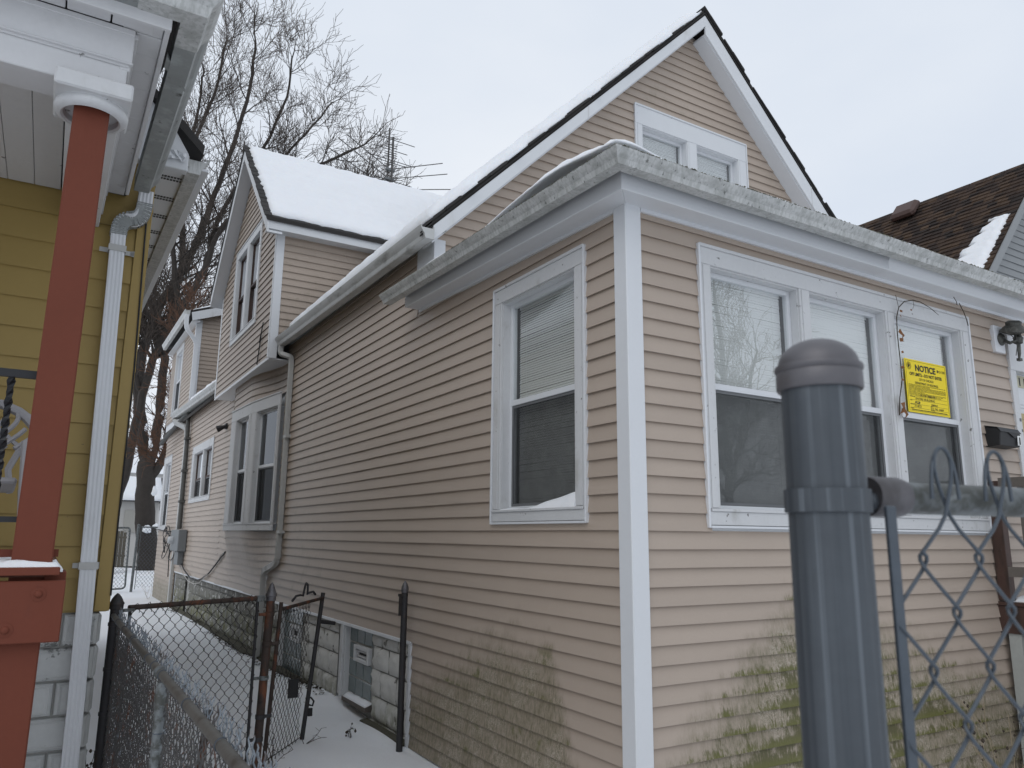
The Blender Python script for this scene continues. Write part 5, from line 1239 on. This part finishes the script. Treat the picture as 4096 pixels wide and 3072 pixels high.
MB().lathe(f0+fu*.049+fn*.004+Vector((0, 0, 1.936)), [(.0085, 0), (.0085, .004), (.006, .008), (.002, .0092)], 14, fn).build('bolt', M['postgalv'], ff, smooth=True)
MB().lathe(f0+fu*.050+Vector((0, 0, 1.941)), [(.013, 0), (.0185, .0), (.0195, .003), (.0195, .036), (.0180, .042), (.016, .042)], 24, fu).build('rail_cup', M['capal'], ff, smooth=True)
MB().tube([f0+fu*.066+Vector((0, 0, 1.941)), f0+fu*2.6+Vector((0, 0, 1.937))], .0157, 20).build('top_rail', M['railgalv'], ff, smooth=True)
fo = f0+fn*.027
MB().box(.042, .0535, -.0025, .0025, 0, 1.931, fr(fo, fu, fn)).build('tension_bar', M['wire'], ff, bevel=.001)
wm = MB(); chain(wm, fo+fu*.0475, fu, fn, 34, .0371, .0497, -.05, 1.929, .0019, 7, top='loop', wv=1.6, start=0, rnd=1)
wm.build('wire_mesh', M['wire'], ff, smooth=True, kind='stuff')

# fence run along the yellow house, seen nearly end on
sf = thing('side_fence', (-2.63, .2, 0), 'old chain link fence with twisted wire tops running along the yellow house', 'fence')
MB().tube([(-2.63, 2.07, 1.368), (-2.632, 1.0, 1.366), (-2.63, -.25, 1.364), (-2.628, -1.5, 1.362), (-2.63, -2.6, 1.36)], .0165, 16).build('top_rail', M['railold'], sf, smooth=True)
lp = MB().lathe((-2.615, 2.115, 0), [(.036, -.2), (.036, 1.43)], 18).build('corner_post', M['darkpost'], sf, smooth=True)
MB().lathe((-2.615, 2.115, 0), [(.040, 1.405), (.043, 1.41), (.043, 1.432), (.047, 1.437), (.046, 1.446), (.040, 1.452), (.032, 1.472), (.018, 1.492), (.004, 1.506)], 18).build('post_cap', M['darkpost'], lp, smooth=True)
for z in (1.30, 1.02, .75, .45): MB().lathe((-2.615, 2.115, z), [(.037, 0), (.0405, .001), (.0405, .022), (.037, .023)], 18).build('band', M['darkpost'], lp, smooth=True)
ip = MB().lathe((-2.615, -.27, 0), [(.0235, -.2), (.0235, 1.30)], 18).build('line_post', M['railgalv'], sf, smooth=True)
MB().lathe((-2.615, -.27, 0), [(.0265, 1.235), (.0265, 1.30), (.020, 1.325)], 18).lathe((-2.632, -.295, 1.365), [(.019, 0), (.023, 0), (.023, .03), (.019, .03)], 18, (0, 1, 0)).build('loop_cap', M['railgalv'], ip, smooth=True)
for z in (1.14, .8, .4): MB().tube([(-2.612+.0255*math.cos(a*.55), -.27+.0255*math.sin(a*.55), z+J(.001)) for a in range(12)], .0024, 5).build('tie_wire', M['wire'], ip)
for (y, off) in ((1.92, 0), (1.66, .004), (1.25, 0), (.78, 0), (.72, .003), (.10, .002), (-.12, 0), (-.36, .004), (-.95, 0), (-1.5, .003)):
    q = [(-2.63+.0185*math.cos(a*.52), y+.012*a/12, 1.366+.0185*math.sin(a*.52)) for a in range(2, 13)]+[(-2.600, y+.02+off, 1.36), (-2.590, y+.03, 1.345)]
    MB().tube(q, .0021, 5).build('tie_wire', M['wire'], sf)
random.seed(5)
tipdx = {i: (J(.018), J(.014)) for i in range(-1, 140)}
tp = MB(); wm = MB(); chain(wm, (-2.603, 2.07, 0), (0, -1, 0), (1, 0, 0), 118, .0375, .047, -.05, 1.352, .0023, 5, top='twist', tip=tp, jit=.0022, wv=1.7)
wm.build('wire_mesh', M['wireold'], sf, smooth=True, kind='stuff'); tp.build('twisted_tips', M['wiretip'], sf, smooth=True, kind='stuff')
tipdx = {}
wm = MB(); chain(wm, (-2.592, 2.05, 0), (0, -1, 0), (1, 0, 0), 84, .041, .051, -.05, 1.24, .0021, 5, jit=.004, wv=1.8)
wm.build('wire_mesh', M['wireold'], sf, smooth=True, kind='stuff')
MB().box(-2.598, -2.590, 2.055, 2.075, .02, 1.34).build('tension_bar', M['rust'], sf)

# fixed gate panel between the corner post and the rusty post
gpnl = thing('gate_panel', (-2.0, 2.35, 0), 'fixed chain link panel with a rusty top rail across the walkway', 'fence')
A_, B_ = Vector((-2.615, 2.115, 0)), Vector((-1.525, 2.595, 0)); gu = (B_-A_).normalized(); gn = Vector((gu.y, -gu.x, 0)); gl = (B_-A_).length
FQ = fr(A_, gu, gn)
MB().tube([P(FQ, .085, 0, 1.408), P(FQ, .5, .0, 1.410), P(FQ, gl-.055, 0, 1.410)], .0175, 14).build('top_rail', M['rust'], gpnl, smooth=True)
for a_ in (.095, gl-.085): MB().tube([P(FQ, a_, 0, 1.40), P(FQ, a_, 0, .02)], .0115, 10).build('upright', M['darkpost'], gpnl, smooth=True)
MB().box(.03, .11, .0, .035, 1.385, 1.405, FQ).build('clamp', M['railgalv'], gpnl, bevel=.004); MB().box(gl-.10, gl-.03, -.025, .025, 1.385, 1.43, FQ).build('clamp', M['railgalv'], gpnl, bevel=.004)
wm = MB(); chain(wm, P(FQ, .095, .018, 0), gu, gn, 25, .0405, .0465, .03, 1.405, .0022, 5, jit=.0022, top='none', wv=1.5, start=1)
for i in range(12):                                                          # ends folded over the rail
    a = .13+.081*i+J(.01); wm.tube([P(FQ, a-.03, .02, 1.36), P(FQ, a-.005, .022, 1.43), P(FQ, a+.012, .012, 1.437+J(.004)), P(FQ, a+.035, .0, 1.40), P(FQ, a+.04, -.01, 1.37)], .0022, 5)
wm.build('wire_mesh', M['wiredark'], gpnl, smooth=True, kind='stuff')
rp = thing('rusty_post', (-1.505, 2.60, 0), 'rusty gate post with a grey acorn cap beside the open gate', 'post')
MB().tube([(-1.535, 2.59, -.3), (-1.492, 2.605, 1.42)], .032, 18).build('tube', M['rust'], rp, smooth=True)
MB().lathe((-1.491, 2.606, 0), [(.036, 1.385), (.038, 1.388), (.038, 1.415), (.044, 1.42), (.043, 1.44), (.036, 1.447), (.030, 1.47), (.016, 1.505), (.003, 1.525)], 18).build('post_cap', M['capal'], rp, smooth=True)
for (z, m, sgn) in ((1.27, 'rust', -1), (.80, 'railgalv', -1), (.36, 'darkpost', -1), (1.05, 'rust', 1), (.52, 'darkpost', 1)):
    x = -1.535+.043*(z+.3)/1.72; b = MB(); b.lathe((x, 2.595, z), [(.033, 0), (.0365, .001), (.0365, .03), (.033, .031)], 18); b.box(x+(sgn*.02 if sgn > 0 else -.085), x+(.085 if sgn > 0 else -.02), 2.585, 2.60, z+.004, z+.026)
    b.build('hinge_band', M[m], rp, smooth=True)
# leaf of the gate swung open towards the house
og = thing('open_gate', (-1.05, 3.5, 0), 'rusty chain link gate leaf standing open against the house', 'gate')
g0, g1, g2, g3 = Vector((-1.325, 3.14, .03)), Vector((-1.235, 3.26, 1.285)), Vector((-.815, 3.81, .03)), Vector((-.63, 4.00, 1.30))
MB().tube([g0, g0.lerp(g1, .5), g1+Vector((0, 0, .03))], .0175, 12).build('upright', M['rust'], og, smooth=True)
MB().tube([g2, g2.lerp(g3, .5), g3+Vector((0, 0, .03))], .021, 12).build('upright', M['darkpost'], og, smooth=True)
MB().tube([g1+Vector((0, 0, -.03)), g3+Vector((0, 0, -.02))], .016, 12).build('top_rail', M['rust'], og, smooth=True)
MB().tube([g0+Vector((0, 0, .03)), g2+Vector((0, 0, .03))], .004, 6).build('bottom_wire', M['wiredark'], og)
wm = MB(); O3 = g0.copy(); uu = (Vector((g2.x, g2.y, 0))-Vector((g0.x, g0.y, 0))); ul = uu.length; uu.normalize(); un = Vector((uu.y, -uu.x, 0))
chain(wm, Vector((g1.x, g1.y, 0))+uu*.01, uu, un, 19, .0372, .045, .02, 1.20, .0022, 5, jit=.003, wv=1.6, top='loop', lean=((g0-g1).x/1.25, (g0-g1).y/1.25, 0))
wm.build('wire_mesh', M['wiredark'], og, smooth=True, kind='stuff')
lc = MB(); c = g1.lerp(g3, .55)+Vector((0, 0, .02)); lc.tube([c+Vector((-.15, -.09, -.02)), c+Vector((-.11, -.07, .025)), c+Vector((-.06, -.04, .03)), c+Vector((-.03, -.02, .02)), c+Vector((-.015, -.01, .10)), c+Vector((.0, .0, .135)), c+Vector((.02, .015, .12)), c+Vector((.02, .015, .03)), c+Vector((.05, .04, .045)), c+Vector((.09, .07, .05)), c+Vector((.12, .09, .02))], .011, 6)
lc.build('fork_latch', M['darkpost'], og)
MB().tube([g3+Vector((-.03, -.03, -.24)), g3+Vector((.14, .02, -.27))], .020, 10).build('drop_pin', M['darkpost'], og, smooth=True)
lk = MB(); c = g2.lerp(g3, .22)+Vector((.035, 0, 0)); lk.tube([c+Vector((-.05, 0, .07)), c+Vector((.0, 0, .075)), c+Vector((.03, 0, .04)), c+Vector((.02, 0, -.0)), c+Vector((-.01, 0, .01))], .009, 6); lk.box(c.x-.02, c.x+.02, c.y-.012, c.y+.012, c.z-.09, c.z-.02)
lk.build('padlock', M['rubber'], og)
MB().box(-1.05, -.96, 3.52, 3.545, .46, .62).build('latch_plate', M['rubber'], og, bevel=.004)
po = thing('lone_post', (-.13, 3.13, 0), 'lone black fence post with an acorn cap in front of the cellar window', 'post')
MB().lathe((-.13, 3.13, 0), [(.030, -.2), (.030, 1.40)], 18).build('tube', M['darkpost'], po, smooth=True)
MB().lathe((-.13, 3.13, 0), [(.033, 1.375), (.034, 1.38), (.034, 1.40), (.036, 1.405), (.033, 1.425), (.022, 1.455), (.004, 1.482)], 18).build('post_cap', M['capal'], po, smooth=True)
MB().box(-.185, -.155, 3.12, 3.14, 1.17, 1.36).box(-.19, -.13, 3.11, 3.15, 1.34, 1.365).build('latch_bracket', M['wiredark'], po, bevel=.003)
sk = thing('steel_stake', (-2.2, 1.0, 0), 'short dark steel stake behind the twisted wire fence', 'post')
MB().tube([(-2.30, .86, -.1), (-2.215, .905, .95)], .020, 10).build('stub', M['rust'], sk, smooth=True)
MB().lathe((-2.215, .905, .94), [(.021, 0), (.026, .005), (.027, .02), (.020, .024)], 12).build('rim', M['darkpost'], sk, smooth=True)
# ------------------------------------------------------------------ bare trees
LIMB = {
'trunk': [(1.98, 42.54, -0.10), (1.55, 42.11, 2.6), (1.30, 41.64, 5.57)],
'a': [(1.28, 41.64, 5.57), (0.67, 41.05, 7.96), (0.25, 40.36, 10.31), (0.56, 39.24, 12.64), (1.32, 37.90, 14.68), (2.17, 36.52, 16.70), (2.46, 35.49, 18.67), (3.00, 34.26, 20.84), (3.41, 32.96, 23.66), (3.34, 32.08, 25.96)],
'b': [(1.32, 41.79, 4.84), (1.61, 40.78, 7.26), (1.49, 40.03, 9.65), (1.36, 39.12, 12.73), (1.72, 37.88, 16.03), (1.23, 37.32, 18.56), (1.19, 36.71, 20.13), (1.48, 35.80, 22.15), (2.11, 34.64, 24.38), (2.20, 33.75, 26.81)],
't2': [(-1.0, 34.6, -.1), (-0.80, 34.10, 1.11), (-0.48, 33.33, 3.27), (-0.23, 32.54, 5.59), (-0.08, 31.68, 7.89), (0.27, 30.79, 9.78), (0.85, 29.90, 11.07), (1.48, 28.94, 12.54), (1.75, 28.16, 14.17), (2.72, 27.05, 15.42), (4.20, 25.72, 16.28), (6.13, 24.08, 17.32)],
'c': [(1.51, 29.15, 12.61), (1.79, 28.35, 15.28), (2.97, 27.15, 17.40), (3.71, 26.17, 19.70), (3.70, 25.73, 21.61)],
'd': [(1.82, 28.56, 14.33), (3.10, 27.34, 16.25), (4.38, 26.12, 18.18), (5.38, 25.16, 19.72)],
'e': [(0.85, 29.90, 11.07), (0.31, 29.74, 13.17), (0.11, 29.15, 16.22), (0.60, 28.14, 19.28), (0.57, 27.76, 21.00)]}
def smooth_path(p, it=2):
    p = [Vector(q) for q in p]
    for _ in range(it):
        r = [p[0]]
        for i in range(len(p)-1): r += [p[i].lerp(p[i+1], .25), p[i].lerp(p[i+1], .75)]
        p = r+[p[-1]]
    return [q+Vector((J(.04), J(.04), J(.03))) for q in p]
def rvec(): return Vector((random.gauss(0, 1), random.gauss(0, 1), random.gauss(0, 1))).normalized()
RMIN = .010
def twig(mb, fine, p, d, ln, r, lev, upw=.10):
    n = 4 if lev > 1 else 3; pts = [p.copy()]; rr = [r]; q = p.copy(); dd = d.copy(); kids = []
    for i in range(n):
        dd = (dd+rvec()*.20+Vector((0, 0, upw))).normalized(); q = q+dd*(ln/n); pts.append(q.copy()); rr.append(max(RMIN*.8, r*(1-.62*(i+1)/n))); kids.append((q.copy(), dd.copy(), rr[-1]))
    (mb if lev > 1 else fine).tube(pts, rr, 4 if lev > 2 else 3, caps=False)
    if lev <= 0: return
    m = {4: 6, 3: 5, 2: 5, 1: 3}[min(4, lev)]
    for c in range(m):
        i = min(n-1, int((c+random.random()*.9)/m*n)); kp, kd, kr = kids[i]
        pr = rvec(); pr = (pr-kd*pr.dot(kd)).normalized(); sp = .55+random.random()*.45
        twig(mb, fine, kp, (kd+pr*sp).normalized(), ln*(.52+random.random()*.3), max(RMIN, kr*.72), lev-1, upw)
def limb(mb, fine, pts, r0_, r1_, lev=3, start=.25, every=.9, ln=2.6, upw=.10, k=8):
    pts = smooth_path(pts); n = len(pts); rr = [r0_+(r1_-r0_)*(i/(n-1))**.8 for i in range(n)]
    mb.tube(pts, rr, k, caps=True); s = 0
    for i in range(1, n):
        t = (pts[i]-pts[i-1]); s += t.length
        if i/n < start: continue
        while s > every:
            s -= every; t.normalize(); pr = rvec(); pr = (pr-t*pr.dot(t)).normalized()
            twig(mb, fine, pts[i], (t*.55+pr*.75+Vector((0, 0, .15))).normalized(), ln*(.65+random.random()*.6)*(1-.35*i/n), max(RMIN*1.6, rr[i]*.45), lev, upw)
    twig(mb, fine, pts[-1], (pts[-1]-pts[-2]).normalized(), ln*.7, r1_, lev-1, upw)
random.seed(21)
t1 = thing('bare_tree', (1.9, 42.5, 0), 'large bare tree with a thick snow patched trunk behind the houses', 'tree')
w_, f_ = MB(), MB()
tp_ = smooth_path([(1.98, 42.54, -.3), (1.95, 42.5, .5), (1.62, 42.2, 2.2), (1.36, 41.8, 4.2), (1.30, 41.6, 5.6)])
MB().tube(tp_, [.66-.22*(i_/(len(tp_)-1))**.6 for i_ in range(len(tp_))], 14).build('trunk', M['bark'], t1, smooth=True)
limb(w_, f_, LIMB['a'], .36, .05, 3, .30, .95, 3.0); limb(w_, f_, LIMB['b'], .30, .04, 3, .28, .95, 2.8)
limb(w_, f_, [(1.4, 41.8, 4.5), (2.3, 41.2, 6.3), (3.0, 40.5, 9.0), (4.1, 39, 12)], .30, .08, 3, .3, 1.2, 2.6)
limb(w_, f_, [(.45, 40.7, 9.2), (-.8, 40, 11.5), (-1.6, 39, 15), (-1.2, 38, 19), (-1.4, 37, 23)], .24, .04, 3, .2, 1.0, 2.6)
w_.build('limb', M['bark'], t1, smooth=True); f_.build('crown', M['twig'], t1, kind='stuff')
for (x, y, z, s, sz) in ((1.62, 41.4, 2.05, .22, .22), (2.05, 41.5, 2.25, .16, .12), (1.75, 41.0, 4.05, .12, .26), (1.28, 40.6, 6.4, .10, .4), (1.0, 40.3, 7.3, .08, .22), (1.7, 40.3, 8.2, .08, .2)):
    mb = MB(); mb.lathe((x, y, z), [(s*.5, -sz*.8), (s*1.0, -sz*.4), (s*1.05, 0), (s*.6, sz*.6), (s*.2, sz)], 9); mb.v = [(a+J(.05), b, c+J(.05)) for a, b, c in mb.v]
    mb.build('snow_patch', M['snowroof'], t1, smooth=True)
t2 = thing('bare_tree', (-.32, 34.6, 0), 'dark leaning bare tree rising from behind the yellow house', 'tree')
w_, f_ = MB(), MB()
limb(w_, f_, LIMB['t2'], .27, .045, 3, .40, .75, 2.2); limb(w_, f_, LIMB['c'], .12, .03, 3, .08, .7, 1.9)
limb(w_, f_, LIMB['d'], .10, .025, 3, .08, .7, 1.8); limb(w_, f_, LIMB['e'], .15, .03, 3, .12, .7, 1.9)
limb(w_, f_, [(-.1, 31.8, 7.6), (-.9, 31.2, 9.6), (-1.1, 30.4, 12.5), (-.6, 29.4, 16), (-.7, 28.6, 18.6)], .15, .03, 3, .12, .75, 1.9)
w_.build('limb', M['bark'], t2, smooth=True); f_.build('crown', M['twig'], t2, kind='stuff')
t3 = thing('reddish_sapling', (.6, 27.5, 0), 'young tree with reddish brown twigs between the two roofs', 'tree')
w_, f_ = MB(), MB()
limb(w_, f_, [(.75, 27.4, -.1), (.62, 27.2, 3.2), (.55, 26.8, 6.0), (.75, 26.3, 8.4), (.9, 26, 10.2)], .06, .02, 3, .35, .55, 1.5, .06)
limb(w_, f_, [(.5, 26.9, 5.0), (1.0, 26.2, 7.0), (1.25, 25.6, 9.0)], .05, .015, 3, .2, .5, 1.2, .04)
w_.build('limb', M['redtwig'], t3); f_.build('crown', M['redtwig'], t3, kind='stuff')
RMIN = .011
t4 = thing('small_bare_tree', (6.2, 21.5, 0), 'thin bare tree top showing behind the television antenna', 'tree')
w_, f_ = MB(), MB()
limb(w_, f_, [(6.2, 27.6, 0), (6.3, 27.4, 8), (6.9, 27.0, 13.5), (7.3, 26.8, 16.3), (7.6, 26.6, 18.0)], .2, .03, 2, .68, .55, 1.7)
limb(w_, f_, [(6.9, 27, 13.2), (6.1, 26.9, 15.6), (5.9, 26.7, 17.6)], .08, .02, 2, .3, .5, 1.4); limb(w_, f_, [(7.0, 27, 13.5), (8.2, 26.6, 15.4), (8.9, 26.3, 17.0)], .08, .02, 2, .3, .5, 1.4)
w_.build('limb', M['bark'], t4); f_.build('crown', M['twig'], t4, kind='stuff'); t4.location = (6.2, 27.6, 0)
for c in t4.children: c.location = (-6.2, -27.6, 0)
RMIN = .012
t5 = thing('street_tree', (21.5, -19, 0), 'bare tree across the street reflected in the front window', 'tree')
w_, f_ = MB(), MB()
limb(w_, f_, [(21.5, -19, -.1), (21.4, -19, 4), (21.0, -18.8, 8), (20.6, -18.6, 12.5)], .35, .05, 3, .3, .8, 2.6)
limb(w_, f_, [(21.4, -19, 4.5), (23, -19.5, 7), (24.5, -19.8, 10.5)], .18, .04, 3, .2, .8, 2.4); limb(w_, f_, [(21.4, -19, 4.0), (19.6, -18.4, 6.5), (18.2, -18, 9.5)], .18, .04, 3, .2, .8, 2.4)
w_.build('limb', M['bark'], t5); f_.build('crown', M['twig'], t5, kind='stuff')

# ------------------------------------------------------------------ back yard
def gate_frame(name, pts, r, m, par): return MB().tube(pts, r, 8).build(name, m, par, smooth=True)
bg_ = thing('back_gate', (-.8, 25, 0), 'galvanised chain link gate with rounded corners at the back of the yard', 'gate')
gate_frame('frame', [(-1.9, 25, 2.03), (-.78, 25, 2.05)]+bend((-.78, 25, 2.05), (-.61, 25, 2.05), (-.60, 25, 1.85))+[(-.58, 25, .35)]+bend((-.58, 25, .35), (-.57, 25, .10), (-.8, 25, .08))+[(-1.9, 25, .04)], .030, M['railgalv'], bg_)
wm = MB(); chain(wm, (-1.9, 25, 0), (1, 0, 0), (0, -1, 0), 24, .055, .065, .1, 2.0, .004, 3); wm.build('wire_mesh', M['wire'], bg_, kind='stuff')
bp = thing('back_post', (-.36, 25.1, 0), 'galvanised gate post in the snow at the back of the yard', 'post')
MB().tube([(-.38, 25.1, -.2), (-.345, 25.1, 2.13)], .042, 12).build('tube', M['railgalv'], bp, smooth=True); MB().lathe((-.345, 25.1, 2.12), [(.05, 0), (.05, .03), (.02, .06)], 12).build('post_cap', M['railgalv'], bp)
bf = thing('back_fence', (.6, 25.2, 0), 'short chain link fence between the back post and the beige house', 'fence')
MB().tube([(-.33, 25.15, 2.08), (1.6, 25.15, 2.08)], .025, 8).build('top_rail', M['railgalv'], bf); MB().tube([(-.25, 25.15, 2.05), (-.27, 25.15, .05)], .012, 6).build('tension_bar', M['railgalv'], bf)
wm = MB(); chain(wm, (-.27, 25.15, 0), (1, 0, 0), (0, -1, 0), 30, .055, .065, .05, 2.06, .004, 3); wm.build('wire_mesh', M['wire'], bf, kind='stuff')
wf_ = thing('board_fence', (-.8, 40, 0), 'weathered board fence in front of the pale shed at the back', 'fence')
for i in range(16): MB().box(-1.9+.155*i, -1.76+.155*i, 40+J(.01), 40.03, .2, 1.93+J(.06)).build('board', M['fencewood'], wf_)
for z in (.7, 1.6): MB().box(-1.95, .6, 40.03, 40.09, z, z+.09).build('rail', M['fencewood'], wf_)
tb = thing('dark_bin', (-.2, 38.6, 0), 'dark wheeled bin standing in the snow by the board fence', 'bin')
MB().prism([(-.62, 38.4, .28), (-.06, 38.4, .28), (-.02, 38.4, 1.32), (-.66, 38.4, 1.32)], (0, .6, 0)).build('body', M['bin'], tb, bevel=.03); MB().prism([(-.68, 38.36, 1.32), (0, 38.36, 1.32), (0, 38.36, 1.38), (-.34, 38.36, 1.46), (-.68, 38.36, 1.38)], (0, .66, 0)).build('lid', M['bin'], tb)
sh = thing('pale_shed', (-1, 47, 0), 'pale sided garage with a snowy roof far behind the trees', 'garage')
sw_ = MB().box(-5, 2.6, 46, 50, 0, 3.7).build('wall', M['shedwall'], sh)
siding(sw_, .3, 3.7, flat(-5, 2.6), fr((0, 46, 0), (1, 0, 0), (0, -1, 0)), m=M['shedwall'], h=.14, z0=0, joined=True)
MB().prism([(-5.3, 45.6, 3.66), (-5.3, 48, 5.2), (-5.3, 50.4, 3.66)], (8.2, 0, 0)).build('roof', M['shingle'], sh)
MB().box(.85, 1.75, 45.9, 45.99, 1.9, 3.15).box(-3.5, .2, 45.9, 45.99, .3, 2.6).build('door', M['sheddoor'], sh)
snow_sheet('roof_snow', lambda u, v: (Vector((u, 45.6+v, 3.68+.64*v)), Vector((0, -.54, .84))), -5.2, 2.8, .05, 2.4, 16, 8, .14, 'snow on the roof of the pale garage', edge=.3)
fh = thing('far_house', (4, 62, 0), 'pale far house glimpsed between the bare trunks', 'house')
MB().box(-6, 8, 62, 70, 0, 6.5).build('wall', M['shedwall'], fh); MB().prism([(-6.4, 61.5, 6.4), (-6.4, 66, 9.4), (-6.4, 70.5, 6.4)], (14.8, 0, 0)).build('roof', M['snowroof'], fh)
for x in (-4, -1.5, 1.5, 4.5): MB().box(x, x+1, 61.94, 61.99, 3.6, 5.2).build('window', M['rubber'], fh)

# ------------------------------------------------------------------ debris, weeds, twigs in the snow
random.seed(8)
db = MB()
for i in range(1500):
    y = 5.5+13*random.random()**.9; x = -.02-abs(random.gauss(0, .06))-(.10 if random.random() < .10 else 0); s = .010+random.random()*.022; a = random.random()*6.3
    z = gz(x, y)+.012+random.random()*.05*max(0, 1+x/.08); c, q = math.cos(a)*s, math.sin(a)*s
    db.add([(x-c, y-q, z), (x+q*.5, y-c*.5, z+J(.012)), (x+c, y+q, z+J(.012)), (x-q*.5, y+c*.5, z+.006)], [(0, 1, 2, 3)])
tag(db.build('leaf_litter', M['debris']), 'dark leaf litter along the foot of the beige house wall', 'litter', None, 'stuff')
def weed(x, y, h, lab, n=5, m='weed', seeds=True, lean=.35, grp=None):
    t = thing('dry_weed', (x, y, 0), lab, 'plant', grp); mb = MB(); sd = MB()
    for i in range(n):
        a = random.random()*6.28; p = Vector((x+J(.02), y+J(.02), gz(x, y)-.01)); q = [p.copy()]; d = Vector((math.cos(a)*lean, math.sin(a)*lean, 1)).normalized()
        for k in range(6): d = (d+rvec()*.22).normalized(); p = p+d*h/6*(.7+random.random()*.5); q.append(p.copy())
        mb.tube(q, [.0034]*3+[.0024]*4, 4)
        for k in range(3, 7):
            e = q[k]+rvec()*.05; mb.tube([q[k], e], .0018, 3)
            if seeds: s = .006+random.random()*.010; sd.lathe(e, [(s*.3, -s), (s, 0), (s*.3, s)], 5)
    mb.build('stem', M[m], t)
    if seeds: sd.build('seed_heads', M['weed'], t, kind='stuff')
weed(-2.63, 3.3, .34, 'dry weed with seed heads against the corner of the yellow house', 5)
weed(-2.60, 2.75, .26, 'dry brown weed in the snow behind the dark corner post', 5)
weed(-2.52, 1.5, .20, 'small dark weed at the foot of the twisted wire fence', 6)
weed(-1.9, 4.7, .14, 'bent twig standing in the snow beyond the gate panel', 2, seeds=False, lean=.9)
weed(-.38, 3.75, .11, 'crumpled dead weed poking from the snow near the lone post', 3)
weed(-.42, 5.0, .13, 'single dark stick upright in the snow under the cellar window', 1, seeds=False, lean=.05)
weed(-.85, 3.62, .22, 'curled dry stem at the foot of the open gate', 3, seeds=False, lean=1.4)
weed(-1.28, 3.05, .30, 'thin weeds tangled through the lower mesh of the open gate', 5, seeds=False)
weed(.35, 24.6, .9, 'tall dry grass stems by the back fence', 9, 'straw', False)
weed(-.2, 21.8, .55, 'sparse dry stalks in the snow near the far house corner', 4, 'straw', False, .7)
weed(3.2, -.35, .75, 'pale dry grass and brown stalk below the front window behind the wire mesh', 9, 'straw', True, .45)
weed(3.55, -.25, .6, 'dark broken stalk at the right end of the front wall', 3, 'weed', True, .5)
